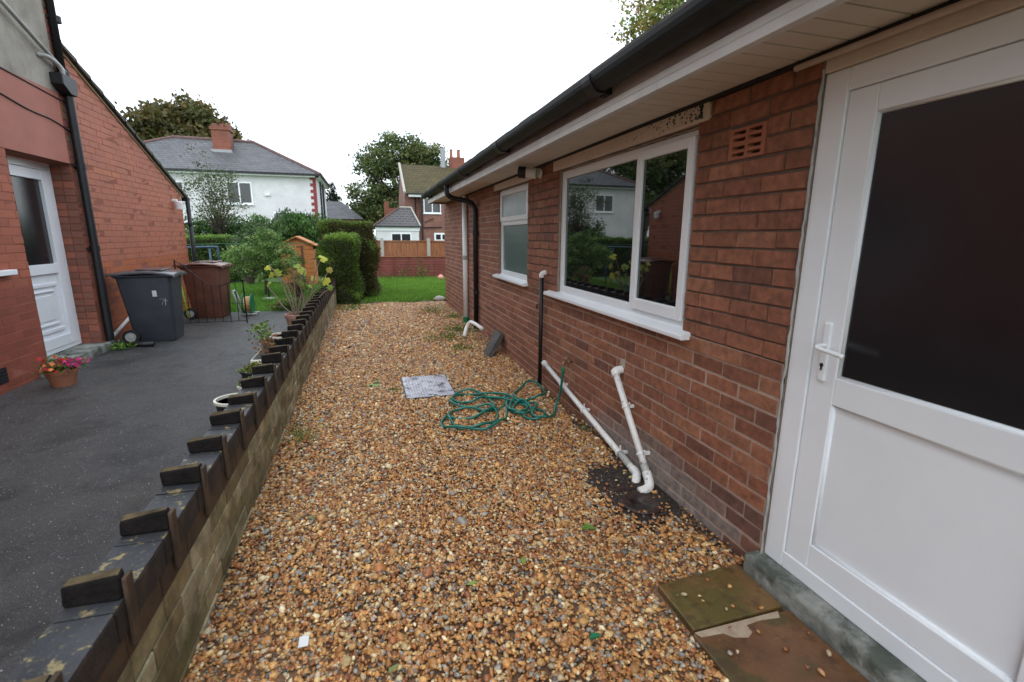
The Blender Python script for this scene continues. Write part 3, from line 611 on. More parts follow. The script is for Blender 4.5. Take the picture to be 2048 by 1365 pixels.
# hose
H = [(1.33, 3.42), (1.27, 3.38), (1.23, 3.45), (1.22, 3.54), (1.3, 3.66), (1.32, 3.79), (1.27, 3.85), (1.2, 3.91), (1.12, 3.81), (1.08, 3.69), (1.09, 3.56), (1.14, 3.49), (1.23, 3.6), (1.26, 3.72), (1.23, 3.84), (1.14, 3.78), (1.09, 3.64), (1.13, 3.58), (1.21, 3.63), (1.24, 3.82), (1.17, 3.89), (1.13, 3.98), (1.08, 4.14), (0.95, 4.17), (0.84, 4.26), (0.72, 4.24), (0.64, 4.09), (0.62, 3.96), (0.67, 3.85), (0.79, 3.82), (0.9, 3.8), (0.94, 3.72), (0.95, 3.6), (0.88, 3.46), (0.78, 3.4), (0.66, 3.4), (0.58, 3.42), (0.55, 3.54), (0.56, 3.67), (0.64, 3.79), (0.75, 3.77), (0.86, 3.67), (0.99, 3.76), (1.1, 3.86), (1.14, 3.98), (1.08, 3.98), (0.99, 3.99), (0.9, 3.96), (0.79, 3.92), (0.7, 3.99), (0.65, 4.05), (0.71, 4.15), (0.82, 4.21), (0.92, 4.13), (0.95, 4.07), (0.97, 3.91), (0.96, 3.74), (0.88, 3.65), (0.75, 3.58), (0.63, 3.61), (0.55, 3.64), (0.5, 3.59), (0.48, 3.52), (0.52, 3.41), (0.6, 3.36), (0.71, 3.34), (0.8, 3.32), (0.91, 3.4), (0.99, 3.51), (1.04, 3.66), (1.08, 3.8), (1.13, 3.95), (1.09, 3.88), (1.06, 3.65), (1.1, 3.55), (1.15, 3.46), (1.22, 3.41), (1.3, 3.45), (1.33, 3.62), (1.21, 3.83), (1.20, 3.94), (1.22, 4.05), (1.30, 4.17), (1.42, 4.30), (1.50, 4.31), (1.545, 4.19), (1.50, 4.0), (1.41, 3.92), (1.32, 3.92), (1.20, 3.85), (1.05, 3.93), (.85, 4.02)]
hz = [.034 + .018 * math.sin(i * 1.9) + .010 * math.sin(i * .7) for i in range(len(H))]
P = [(1.497, 3.583, .36), (1.498, 3.60, .25), (1.50, 3.64, .13), (1.47, 3.64, .05), (1.40, 3.50, .03)] + [(a_, b_, h) for (a_, b_), h in zip(H, hz)]
hs = root("garden_hose", "tangled green garden hose coiled on the gravel and joined to the wall tap", "hose", (1, 3.8, 0))
w = MB(); w.tube(catmull([(p_[0], p_[1], p_[2] + .008) for p_ in P], 6), .0108, 8); w.build("tube", m_hose, hs, smooth=True)
w = MB(); w.lathe([(.010, -.04), (.016, -.03), (.016, .005), (.013, .012), (.011, .03)], (1.499, 3.583, .375), n=14); w.build("connector", m_green_pl, hs, smooth=True)

# ------------------------------------------------------------------ GARDEN WALL
GW = root("garden_wall", "low stained block wall with dark crenellated brick coping between driveway and gravel", "wall", (-.71, 5.5, 0))
w = MB(); mo = MB(); XR, XL = -.655, -.765; yE = 10.95
for k, (za, zb) in enumerate(((-.05, .028), (.034, .108), (.114, .188), (.194, .268), (.274, .354))):
    y = -1.5 + (.1125 if k % 2 else 0) - .1 + random.uniform(-.02, .02)
    while y < yE:
        y2 = min(y + .225 * random.uniform(.97, 1.03), yE); fz = random.uniform(.75, 1.2); w.box(XL, XR + random.uniform(-.003, .003), y + .004, y2 - .004, za, zb + random.uniform(-.001, .001), random.choice([(.31 * fz, .25 * fz, .135 * fz), (.26 * fz, .22 * fz, .11 * fz), (.22 * fz, .165 * fz, .08 * fz), (.36 * fz, .31 * fz, .19 * fz)])); y = y2
w.build("blocks", m_block, GW, bevel=.005)
mo.box(XL + .005, XR - .006, -1.5, yE, -.05, .46); mo.build("mortar", m_wall_mortar, GW)
w = MB(); y = -1.4
while y < yE: w.box(XL + .001, XR + .004, y + .004, min(y + .223, yE), .360, .438); y += .225
w.build("brick_course", m_fin, GW, bevel=.004)
w = MB(); y = -1.2
while y < yE: y2 = min(y + .308, yE); w.box(XL - .012, XR + .010, y + .002, y2 - .002, .442, .528); y = y2
cp = w.build("coping", m_coping, GW, bevel=.006)
w = MB(); y = -1.2
while y < yE: y2 = min(y + .308, yE); hz_ = .5325 + random.uniform(-.002, .003); w.box(XL - .010, XR + .008, y + .004, y2 - .004, .5282, hz_); y = y2
w.build("coping_face", m_coptop, GW, bevel=.0015)
for k in range(-2, 31):
    yc = 1.31 + .308 * k + random.uniform(-.010, .010); 
    if yc > 10.4: break
    w = MB(); t = random.uniform(-.010, .010); hh = .590 + random.uniform(-.009, .008)
    w.add([(XL - .012, yc, .533), (XR + .010, yc + t, .533), (XR + .010, yc + .05 + t, .533), (XL - .012, yc + .05, .533), (XL - .012, yc + .002, hh - .006), (XR + .010, yc + .004 + t, hh + .008), (XR + .010, yc + .042 + t, hh + .008), (XL - .012, yc + .046, hh - .004)],
          [(0, 3, 2, 1), (4, 5, 6, 7), (0, 1, 5, 4), (1, 2, 6, 5), (2, 3, 7, 6), (3, 0, 4, 7)], (.011, .009, .008))
    w.c[-5] = (.105, .078, .042); w.v = [(a_ + random.uniform(-.004, .004), b_ + random.uniform(-.005, .005), c_ + (random.uniform(-.005, .004) if c_ > .56 else 0)) for a_, b_, c_ in w.v]; mr = w.build("coping_brick", m_merlon, GW, bevel=.010, segs=3)
    w = MB(); w.prism([(XR + .010, yc + .002, .39), (XR + .010, yc + .034, .39), (XR + .010, yc + .042, .592), (XR + .010, yc + .004, .592)], (.012, 0, 0)); w.build("fin", m_fin, mr, bevel=.003)

# ------------------------------------------------------------------ NEIGHBOUR HOUSE (left)
NX = -3.0
NH = root("neighbour_house", "red painted brick house with a sloping extension on the left of the driveway", "house", (NX, 5, .12))
def colN(y, z):
    f = random.uniform(.88, 1.1); b_ = (.35, .095, .050) if z > 1.0 else (.25, .060, .034)
    if y > 6.62: b_ = (.20, .075, .05) if random.random() < .6 else (.28, .09, .055)
    return tuple(v * f for v in b_)
nh = [(5.6, 6.62, .0, 2.165), (4.1, 5.22, 1.13, 2.165)]
bb, bm = brick_panel(NX, 1, -1.5, 6.76, .1, 2.17, nh, colN, ystart=.05, zref=2.17, proud=.0018, joint=.0055, chamf=.003)
wn_ = bb.build("wall", m_paint_brick, NH)
for ya, yb, za, zb in nh:
    bm.box(NX - .10, NX, ya - .012, ya, max(za, .1), zb); bm.box(NX - .10, NX, yb, yb + .012, max(za, .1), zb); bm.box(NX - .21, NX, ya, yb, zb, zb + .012)
bm.box(NX - .22, NX - .1, 6.62, 6.632, .1, 2.165); bm.box(NX - 6, NX - .001, 6.745, 6.76, .1, 6.0)
bm.build("mortar", m_mortar_dark, wn_)
# brick reveal beside the door (faces the camera)
w = MB(); z = .12
while z < 2.16: 
    w.box(NX - .20, NX - .105, 6.612, 6.622, z + .005, z + .07, colN(6.7, z)); w.box(NX - .10, NX - .002, 6.612, 6.622, z + .005, z + .07, colN(6.7, z)); z += .075
w.build("door_reveal", m_paint_brick, wn_)
w = MB(); w.box(NX - .05, NX + .004, -1.5, 6.60, 2.171, 2.87); w.build("painted_band", m_redband, NH, bevel=.004)
w = MB(); w.box(NX - .05, NX + .001, -1.5, 6.62, 2.871, 6.0); w.build("pebbledash", m_render, NH)
bb, bm = brick_panel(NX, 1, 6.60, 6.76, 2.171, 6.0, [], lambda y, z: tuple(v * random.uniform(.7, 1.2) for v in (.17, .07, .05)), ystart=.05, zref=2.17, proud=.006)
q = bb.build("quoin", m_paint_brick, NH); bm.build("mortar", m_mortar_dark, q)
w = MB(); w.box(NX - 6, NX + .35, -1.5, 7.0, 6.0, 6.1); w.build("eaves", m_dark, NH)
# cables
w = MB(); w.tube([(NX + .008, 3, 3.05), (NX + .008, 5.7, 2.865), (NX + .008, 6.75, 2.80)], .007, 6); w.tube(catmull([(NX + .010, 3, 2.9), (NX + .010, 5.3, 2.68), (NX + .010, 6.0, 2.59), (NX + .010, 6.4, 2.57), (NX + .010, 6.75, 2.50)], 5), .007, 6); w.build("cable", m_dark, NH)
# door
w = MB(); frame(w, -3.26, -3.19, 5.55, 6.61, .212, 2.155, .075, .05, .07); dn = w.build("door", m_upvc, NH, bevel=.004)
w = MB(); frame(w, -3.25, -3.196 + .015, 5.63, 6.53, .262, 2.08, .115, .11, .10); w.box(-3.245, -3.182, 5.745, 6.415, 1.03, 1.13); lf = w.build("leaf", m_upvc, dn, bevel=.004)
w = MB(); w.box(-3.225, -3.215, 5.745, 6.415, 1.13, 1.98); w.build("pane", m_door_glass, dn)
w = MB(); w.box(-3.225, -3.212, 5.745, 6.415, .372, 1.03)
for a_, b_, c_, d_ in ((.90, .935, 5.80, 6.36), (.845, .862, 5.84, 6.30), (.50, .52, 5.84, 6.30), (.425, .46, 5.80, 6.36)): w.prism([(-3.212, c_, a_), (-3.212, d_, a_), (-3.212, d_, b_), (-3.212, c_, b_)], (.018, 0, 0))
w.box(-3.212, -3.202, 5.88, 6.26, .55, .81); w.build("panel", m_upvc, dn, bevel=.004)
w = MB(); w.box(-3.30, -2.93, 5.45, 6.74, .10, .208); w.build("doorstep", m_concrete, NH, bevel=.012)
# window at the frame's edge
w = MB(); frame(w, NX - .11, NX - .05, 4.12, 5.20, 1.15, 2.15, .07); wd = w.build("window", m_upvc, NH, bevel=.004)
w = MB(); w.box(NX - .09, NX - .08, 4.19, 5.13, 1.22, 2.08); w.build("pane", m_glass, wd)
w = MB(); w.box(NX - .10, NX + .06, 4.02, 5.33, 1.09, 1.135); w.build("sill", m_upvc, wd, bevel=.005)
w = MB(); w.box(NX + .003, NX + .010, 4.78, 5.03, .205, .335)
for k in range(4): w.box(NX + .010, NX + .016, 4.79, 5.02, .218 + k * .029, .229 + k * .029)
w.build("air_vent", m_black, NH)
# extension
LX = -3.1; top = lambda y: 3.44 - (y - 6.9) * .3975
bb, bm = brick_panel(LX, 1, 6.77, 10.2, .1, 3.6, [], lambda y, z: ((.46, .15, .07) if (2.12 < z < 2.2 and y < 7.9) else tuple(v * random.uniform(.965, 1.035) for v in ((.40, .126, .068) if z > 1.1 else (.40, .108, .038)))), ystart=.11, zref=2.23, top=top, head=.3, proud=.0012, joint=.0045, chamf=.003)
ex = root("x", "", ""); bpy.data.objects.remove(ex)
ew = bb.build("extension_wall", m_paint_brick, NH); bm.face([(LX, 10.2, .1), (-8, 10.2, .1), (-8, 10.2, 2.1), (LX, 10.2, 2.1)]); bm.build("mortar", m_mortar_dark, ew)
w = MB(); tt = lambda y, o_: top(y) + o_
w.prism([(LX + .012, 6.76, tt(6.76, -.02)), (LX + .012, 10.30, tt(10.30, -.02)), (LX + .012, 10.30, tt(10.30, .015)), (LX + .012, 6.76, tt(6.76, .015))], (-.1, 0, 0)); w.build("verge_mortar", M("verge", (.22, .17, .09), (.3, .24, .14), 9, .9, .004, 60), ew)
w = MB(); y = 10.42; i = 0
while y > 6.8:
    za, zb = tt(y, .022), tt(y - .30, .022); 
    w.add([(LX + .05, y, za), (-8, y, za), (-8, y - .3, zb), (LX + .05, y - .3, zb), (LX + .05, y, za + .055), (-8, y, za + .055), (-8, y - .3, zb + .028), (LX + .05, y - .3, zb + .028)],
          [(0, 1, 2, 3), (4, 7, 6, 5), (0, 4, 5, 1), (1, 5, 6, 2), (2, 6, 7, 3), (3, 7, 4, 0)]); y -= .265
w.build("extension_roof", m_tile, NH)
w = MB(); w.box(-8, LX + .06, 10.38, 10.48, 2.02, 2.09); w.build("gutter", m_black, NH, bevel=.01)
w = MB(); w.box(LX - .05, LX + .0, 10.205, 10.225, 1.98, 2.17); w.build("fascia_end", m_upvc_old, NH)
w = MB(); w.tube([(LX + .06, 10.33, 2.03), (LX + .06, 10.30, .12)], .036, 12); d2 = w.build("downpipe", m_black, NH, smooth=True, label="black downpipe at the far corner of the extension")
for z in (1.62, .75): w = MB(); w.lathe([(.043, -.02), (.043, .02)], (LX + .06, 10.31, z), n=12); w.box(LX - .02, LX + .07, 10.24, 10.28, z - .01, z + .01); w.build("pipe_clip", m_black, d2)
w = MB(); w.tube([(LX, 9.78, 1.99), (LX + .07, 9.78, 1.99)], .03, 10); w.lathe([(.055, -.115), (.06, 0), (.045, .018)], (LX + .09, 9.78, 1.965), n=16); w.build("wall_light", m_upvc_old, NH, smooth=False)
# big downpipe with hopper
w = MB(); w.tube([(NX + .035, 6.66, 6.0), (NX + .04, 6.67, 3.0)], .036, 14); w.tube(catmull([(NX + .05, 6.70, 2.95), (NX + .05, 6.70, 2.9), (NX + .05, 6.70, .30), (NX + .05, 6.70, .22), (NX + .09, 6.69, .155), (NX + .14, 6.68, .15)], 5), .040, 14)
d1 = w.build("downpipe", m_black, NH, smooth=True, label="tall black downpipe with a hopper beside the white door")
w = MB(); w.prism([(NX + .003, 6.50, 3.05), (NX + .003, 6.77, 3.05), (NX + .003, 6.77, 2.94), (NX + .003, 6.74, 2.87), (NX + .003, 6.62, 2.87), (NX + .003, 6.50, 2.94)], (.11, 0, 0)); w.build("hopper", m_black, d1, bevel=.008)
for z in (2.16, 1.28, 3.6): w = MB(); w.lathe([(.047, -.03), (.047, .03)], (NX + .05, 6.70, z), n=14); w.box(NX, NX + .03, 6.62, 6.79, z - .012, z + .012); w.build("pipe_clip", m_black, d1)
w = MB(); w.tube([(NX + .05, 5.0, 3.76), (NX + .06, 6.68, 3.10)], .020, 10); w.tube(catmull([(NX, 6.35, 3.16), (NX + .05, 6.42, 3.17), (NX + .07, 6.58, 3.12), (NX + .07, 6.62, 3.03)], 4), .022, 10); w.build("waste_pipe", m_grey_pipe, NH, smooth=True)
w = MB(); w.tube([(LX + .03, 6.85, .145), (LX + .03, 7.75, .42)], .022, 10); w.build("waste_pipe", m_upvc_old, NH, smooth=True)

# ------------------------------------------------------------------ wheelie bins
def bin_(name, lab, loc, rz, mb_, ml_, sticker):
    """local: +x front, back with wheels at -x; width along y"""
    r = root(name, lab, "wheelie bin", loc, "wheelie bins by the extension wall", rz)
    L = lambda mbx, n, m_, b=0, sm=False, par=None, lab=None: _lb(mbx, n, m_, b, sm, par or r, lab)
    w = MB(); rings = []
    def ring(x0, x1, hy, z, c=.06):
        pts = []
        for cx, cy, a0 in ((x1 - c, hy - c, 0), (x0 + c * .5, hy - c * .5, 90), (x0 + c * .5, -hy + c * .5, 180), (x1 - c, -hy + c, 270)):
            cc = c if cx > 0 else c * .5
            for k in range(5):
                t = math.radians(a0 + k * 22.5); pts.append((cx + cc * math.cos(t), cy + cc * math.sin(t), z))
        return pts
    R_ = [ring(-.20, .245, .215, 0.0, .05), ring(-.215, .255, .225, .03), ring(-.255, .275, .25, .45), ring(-.31, .30, .275, .90), ring(-.315, .30, .275, .93)]
    n = len(R_[0]); vs = [p for q in R_ for p in q]; fs = [tuple(range(n))[::-1], tuple(range((len(R_) - 1) * n, len(R_) * n))]
    for i in range(len(R_) - 1):
        for k in range(n): fs.append((i * n + k, i * n + (k + 1) % n, (i + 1) * n + (k + 1) % n, (i + 1) * n + k))
    w.add(vs, fs); body = L(w, "body", mb_, 0, True)
    em = body.modifiers.new("edge", 'EDGE_SPLIT'); em.split_angle = math.radians(40)
    w = MB(); rr = [ring(-.33, .315, .29, .925), ring(-.345, .33, .305, .945), ring(-.345, .33, .305, .955)]; vs = [p for q in rr for p in q]; fs = [tuple(range(n))[::-1], tuple(range(2 * n, 3 * n))]
    for i in range(2):
        for k in range(n): fs.append((i * n + k, i * n + (k + 1) % n, (i + 1) * n + (k + 1) % n, (i + 1) * n + k))
    w.add(vs, fs); rim = L(w, "rim", mb_, .006)
    w = MB(); sec = [(-.40, .975), (-.36, .99), (-.15, 1.012), (.05, 1.02), (.25, 1.0), (.345, .972), (.355, .945)]; vs = []; hyw = .305
    for x, z in sec:
        for t, dzv in ((-1, -.018), (-.86, .0), (-.35, .004), (0, .010), (.35, .004), (.86, 0), (1, -.018)): vs.append((x, t * hyw, z + dzv))
    m = 7
    top_ = len(vs); vs += [(x, y, z - .018) for x, y, z in vs]; fs = []
    for i in range(len(sec) - 1):
        for k in range(m - 1):
            a_ = i * m + k; fs.append((a_, a_ + m, a_ + m + 1, a_ + 1)); fs.append((top_ + a_, top_ + a_ + 1, top_ + a_ + m + 1, top_ + a_ + m))
        fs.append((i * m, top_ + i * m, top_ + (i + 1) * m, (i + 1) * m)); fs.append((i * m + m - 1, (i + 1) * m + m - 1, top_ + (i + 1) * m + m - 1, top_ + i * m + m - 1))
    e = (len(sec) - 1) * m
    for k in range(m - 1): fs.append((e + k, top_ + e + k, top_ + e + k + 1, e + k + 1)); fs.append((k, k + 1, top_ + k + 1, top_ + k))
    w.add(vs, fs); lid = L(w, "lid", ml_, 0, True); em = lid.modifiers.new("edge", 'EDGE_SPLIT'); em.split_angle = math.radians(35)
    w = MB(); w.prism([(-.10, -.22, 1.02), (.20, -.22, 1.015), (.20, .22, 1.015), (-.10, .22, 1.02)], (0, 0, .018)); L(w, "lid_panel", ml_, .02, par=lid)
    w = MB(); w.tube(catmull([(-.33, -.22, .95), (-.40, -.215, .97), (-.42, -.18, .965), (-.42, .18, .965), (-.40, .215, .97), (-.33, .22, .95)], 4), .016, 8); L(w, "handle", mb_, 0, True)
    for sy in (-1, 1):
        w = MB(); w.lathe([(.06, -.022), (.095, -.022), (.10, -.015), (.10, .015), (.095, .022), (.06, .022)], (-.235, sy * .268, .10), 'y', 24); wh = L(w, "wheel", m_rubber, 0, False)
        w = MB(); w.lathe([(.0001, -.030), (.02, -.030), (.024, -.0235), (.050, -.0235), (.054, -.029), (.062, -.029), (.062, .029), (.0001, .029)], (-.235, sy * .268, .10), 'y', 20); L(w, "hub", m_grey_pipe, 0, False, wh)
    w = MB(); w.tube([(-.235, -.26, .10), (-.235, .26, .10)], .012, 8); L(w, "axle", m_iron)
    if sticker:
        w = MB(); w.prism([(.075, -.274, .66), (.125, -.275, .66), (.125, -.283, .745), (.075, -.282, .745)], (0, -.003, 0)); L(w, "sticker", m_sticker)
        w = MB()   # faint scribbled house number
        for pts in ([(.145, .62), (.20, .625), (.165, .54)], [(.19, .60), (.235, .60)], [(.215, .635), (.205, .53)]):
            w.tube([(x, -.264 - (z - .45) * .055, z) for x, z in pts], .004, 5)
        L(w, "painted_number", m_grey_pipe)
    r.scale = (.92, .92, .87); return r
def _lb(w, n, m_, b, sm, par, lab):
    """build in the local space of a possibly rotated root"""
    me_o = w.build(n, m_, None, bevel=b, smooth=sm, label=lab); me_o.parent = par
    return me_o
bin_("wheelie_bin", "dark grey wheelie bin with a light sticker on its side, nearest the white door", (-2.62, 7.16, .12), math.radians(3), m_bin_grey, m_bin_lid, True)
bin_("wheelie_bin", "brown wheelie bin behind the thin black wire gate", (-2.50, 8.98, .12), math.radians(-4), m_bin_brown, m_lid_brown, False)
w = MB(); w.tube([(-2.86, 6.74, .15), (-2.52, 6.68, .15)], .032, 10); tag(w.build("pipe_offcut", m_black, None, smooth=True), "short black pipe piece lying on the tarmac by the grey bin", "pipe")
# wire gate
gt_ = root("wire_gate", "low black wire gate standing across the driveway in front of the brown bin", "gate", (-2.2, 8.2, .12))
def swag(x): t = (x + 2.68) / .86; return 1.0 - .32 * t + .10 * math.cos(t * math.pi * 2) - .04
w = MB(); w.tube([(-2.68, 8.2, .15), (-1.82, 8.2, .15)], .007, 6); w.tube([(-2.68, 8.2, .45), (-1.82, 8.2, .42)], .004, 6); w.tube([(x, 8.2, swag(x)) for x in np.linspace(-2.68, -1.82, 12)], .007, 6); w.build("rail", m_iron, gt_)
for k in range(9):
    x = -2.68 + k * .1075; w = MB(); last = k == 8; w.tube([(x, 8.2, .12 if k in (0, 8) else .15), (x, 8.2, swag(x) + .02)], .011 if k in (0, 8) else .0055, 6)
    if last: w.lathe([(.0001, -.02), (.02, 0), (.0001, .03)], (x, 8.2, swag(x) + .03), n=8)
    w.build("bar", m_iron, gt_)
# hose reel and broom
hr = root("hose_reel", "green and grey hose reel on the driveway beside the brown bin", "hose reel", (-1.98, 9.05, .12))
w = MB(); w.lathe([(.06, -.07), (.17, -.07), (.17, -.06), (.06, -.055), (.06, .055), (.17, .06), (.17, .07), (.06, .07)], (-1.96, 9.02, .30), 'x', 24); w.build("drum", m_green_pl, hr)
w = MB(); w.lathe([(.065, -.05), (.13, -.05), (.13, .05), (.065, .05)], (-1.96, 9.02, .30), 'x', 20); w.build("wound_hose", M("wound_hose", (.35, .22, .08), (.45, .3, .1), 30, .5), hr)
w = MB(); w.tube([(-2.16, 8.95, .52), (-2.05, 8.95, .14), (-1.82, 8.95, .14)], .016, 8); w.tube([(-2.16, 9.15, .52), (-2.05, 9.15, .14), (-1.82, 9.15, .14)], .016, 8); w.tube([(-2.16, 8.95, .52), (-2.16, 9.15, .52)], .016, 8); w.build("stand", m_grey_pipe, hr)
w = MB(); w.tube([(-2.76, 8.72, .14), (-2.86, 8.85, .85)], .014, 8); tag(w.build("lime_pole", m_lime, None, smooth=True), "lime green plastic pole propped behind the brown bin", "pole")

# ------------------------------------------------------------------ pots and plants
def pot(mb, c, r, h, taper=.7, rim=.02, lip=.03):
    mb.lathe([(r * taper, 0), (r * .95, h - lip), (r, h - lip), (r * 1.02, h), (r * .9, h), (r * .88, h - .03), (.0001, h - .035)], c, n=28)
fp = root("flower_pot", "terracotta pot of pink and red flowers beside the neighbour's step", "flower pot", (-2.66, 5.12, .12))
w = MB(); pot(w, (-2.66, 5.12, .12), .118, .145); w.build("pot", m_terra, fp, smooth=False)
n = 420; u = RNG.normal(size=(n, 3)) * [.07, .07, .028]; P_ = np.array([-2.66, 5.12, .30]) + u
leafcards("foliage", P_, .032, pickcols([(.10, .19, .03), (.2, .26, .05), (.07, .12, .03)], n), m_leaf, fp)
n = 105; u = RNG.normal(size=(n, 3)) * [.078, .07, .022]; cl = pickcols([(.70, .06, .14), (.6, .03, .03), (.75, .20, .05), (.62, .05, .05)], n)
P_ = np.array([-2.66, 5.12, .318]) + u; cl[P_[:, 0] > -2.615] = (.78, .05, .30); leafcards("blossom", P_, .04, cl, m_flower, fp, flat=.3, aspect=1)
w = MB(); w.lathe([(.16, 0), (.17, .012), (.155, .014), (.0001, .008)], (-2.62, 5.12, .121), n=28)
w = MB()
fg = root("fig_plant", "fig plant with yellowing leaves in a pale terracotta pot behind the low wall", "potted plant", (-.965, 7.25, .12))
w = MB(); pot(w, (-.965, 7.25, .10), .17, .27, .68, lip=.05); w.build("pot", m_terra_pink, fg)
w = MB(); base = Vector((-.965, 7.25, .33)); ends = [(-1.36, 7.45, .74), (-1.26, 7.2, 1.05), (-1.17, 7.3, .90), (-.97, 7.2, 1.02), (-.83, 7.3, .98), (-.62, 7.2, 1.10), (-.50, 7.15, .98), (-.46, 7.2, .74), (-.93, 7.4, .80), (-.72, 7.3, .86)]
stems = []
for i, e in enumerate(ends):
    e = Vector(e); m1 = base.lerp(e, .35) + Vector((random.uniform(-.05, .05), random.uniform(-.05, .05), -.03 if i % 2 else .04)); m2 = base.lerp(e, .7) + Vector((random.uniform(-.04, .04), 0, random.uniform(-.03, .05)))
    m1 += Vector((random.uniform(-.05, .05), 0, -.06)); P = catmull([base + Vector((random.uniform(-.06, .06), random.uniform(-.05, .05), -.03)), m1, m2, e], 5); stems.append(P); w.tube(P, [.013 * (1 - .6 * k / len(P)) for k in range(len(P))], 6)
w.build("stem", m_twig, fg, smooth=True)
def lobed(mb, c, s, nrm, up, col):
    """five-lobed fig leaf, slightly cupped"""
    nrm = Vector(nrm).normalized(); up = (Vector(up) - nrm * Vector(up).dot(nrm)).normalized(); sd = nrm.cross(up); c = Vector(c); pts = []
    prof = [(-90, .12), (-55, .55), (-25, .62), (5, .86), (24, .72), (52, 1.0), (66, .80), (90, 1.15), (114, .80), (128, 1.0), (156, .72), (175, .86), (205, .62), (235, .55)]
    for a_, r_ in prof:
        t = math.radians(a_); pts.append(c + (sd * math.cos(t) + up * math.sin(t)) * r_ * s + nrm * (-.45 * r_ * r_ * s * (1 + .5 * math.sin(t * 2))))
    n0 = len(pts); mb.add([c] + pts, [(0, 1 + i, 1 + (i + 1) % n0) for i in range(n0)], col)
w = MB()
for P in stems:
    for k in range(random.choice((1, 1, 2))):
        p = P[-1 - k * 3] + Vector((random.uniform(-.05, .05), random.uniform(-.05, .03), random.uniform(-.03, .04)))
        lobed(w, p, random.uniform(.042, .085), (random.uniform(-1, 1), -1, random.uniform(-.6, 1.6)), (random.uniform(-.9, .9), random.uniform(-.4, .4), random.uniform(-1.2, .3)), random.choice([(.52, .54, .07), (.38, .46, .07), (.44, .40, .10), (.22, .34, .06), (.30, .40, .07)]))
w.build("foliage", m_leaf, fg)
def small(name, lab, c, r, h, m_pot, m_rim, leaf=None, n=0, spread=.1, hh=.1, cat="plant pot"):
    o = root(name, lab, cat, (c[0], c[1], .12)); w = MB(); w.lathe([(r * .72, 0), (r * .96, h - .02), (r * .9, h - .02), (.0001, h - .03)], (c[0], c[1], .121), n=28); w.build("pot", m_pot, o)
    w = MB(); w.lathe([(r * .97, h - .02), (r * 1.03, h - .018), (r * 1.03, h), (r * .9, h), (r * .9, h - .02)], (c[0], c[1], .121), n=28); w.build("rim", m_rim, o)
    w = MB(); w.lathe([(r * .88, h - .028), (.0001, h - .022)], (c[0], c[1], .121), n=20); w.build("soil", m_soil, o)
    if leaf:
        u = RNG.normal(size=(n, 3)) * [spread, spread, hh]; u[:, 2] = np.abs(u[:, 2]); leafcards("foliage", np.array([c[0], c[1], .12 + h]) + u, .035, pickcols(leaf, n), m_leaf, o)
    return o
small("plant_pot", "black glazed pot with a cream rim in front of the fig pot", (-.985, 6.0), .15, .20, m_pot_black, m_pot_white)
small("plant_pot", "round pot with a white rim showing over the wall nearest the camera", (-.935, 3.62), .125, .215, m_pot_black, m_pot_white)
small("plant_pot", "small pale pot half hidden behind the wall, second from the camera", (-.915, 4.0), .09, .20, m_pot_white, m_pot_white, [(.12, .2, .04)], 40, .04, .02)
small("plant_pot", "low pot of mossy green plants right behind the coping", (-.945, 4.38), .12, .22, m_pot_black, m_pot_black, [(.16, .22, .03), (.08, .12, .03), (.3, .3, .05)], 260, .055, .02)
pl = root("planter", "cream rectangular planter of straggly orange and green plants behind the wall", "planter", (-.98, 5.1, .12))
w = MB(); w.box(-1.08, -.90, 4.80, 5.36, .12, .32); w.build("trough", m_pot_white, pl, bevel=.01)
w = MB(); w.box(-1.06, -.92, 4.82, 5.34, .321, .326); w.build("soil", m_soil, pl)
n = 260; t = RNG.random(n); P_ = np.stack([-1.0 - .04 * t + RNG.normal(size=n) * .035, 5.15 + RNG.normal(size=n) * .14, .34 + t * .26], 1); cc = pickcols([(.34, .12, .05), (.3, .2, .08)], n); cc[t > .45] = pickcols([(.14, .25, .05), (.22, .32, .08)], int((t > .45).sum())); leafcards("foliage", P_, .04, cc, m_leaf, pl)
w = MB()
for k in range(7): a_ = Vector((-1.0, 5.0 + k * .05, .32)); w.tube([a_, a_ + Vector((random.uniform(-.06, .0), random.uniform(-.04, .04), random.uniform(.15, .27)))], .004, 5)
w.build("stem", m_twig, pl)
def weed(lab, c, n, spread, h, pal, leaf=.035, cat="weed", group=None, name="weed_plant"):
    u = RNG.normal(size=(n, 3)) * [spread, spread, 1]; z = np.abs(RNG.normal(size=n)) * h; P_ = np.stack([c[0] + u[:, 0], c[1] + u[:, 1], c[2] + z + leaf * .3], 1)
    dirs = np.stack([u[:, 0] / spread * .5, u[:, 1] / spread * .5, np.ones(n)], 1)
    o = root(name, lab, cat, c, group); leafcards("foliage", P_, leaf, pickcols(pal, n), m_leaf, o, aspect=.35, dirs=dirs); return o
WG = [(.12, .22, .035), (.18, .27, .05), (.08, .15, .03)]
weed("green weeds against the wall under the black downpipe", (1.30, 7.2, 0), 500, .14, .05, WG)
weed("low weed patch in the gravel left of the bent white pipe", (1.02, 6.75, 0), 380, .16, .03, WG)
weed("small weed clump on the gravel just this side of the leaning slab", (1.12, 6.05, 0), 200, .09, .025, WG)
weed("weed tuft near the far end of the gravel by the lawn", (1.15, 9.2, 0), 300, .13, .07, WG)
weed("weeds along the wall foot below the far corner of the bungalow", (1.42, 8.5, 0), 200, .10, .04, WG)
weed("feathery weed growing at the foot of the low wall", (-.52, 3.55, 0), 160, .06, .07, [(.16, .24, .04), (.25, .3, .08)], .03)
weed("thin green weed left of the manhole cover", (.17, 4.55, 0), 30, .03, .02, WG, .03)
weed("weed at the foot of the tall black downpipe by the bin", (-2.80, 6.62, .12), 110, .06, .04, [(.22, .38, .06), (.14, .28, .05)], .045)
weed("grassy weeds at the foot of the clipped hedge", (-.35, 10.0, 0), 400, .2, .05, WG)
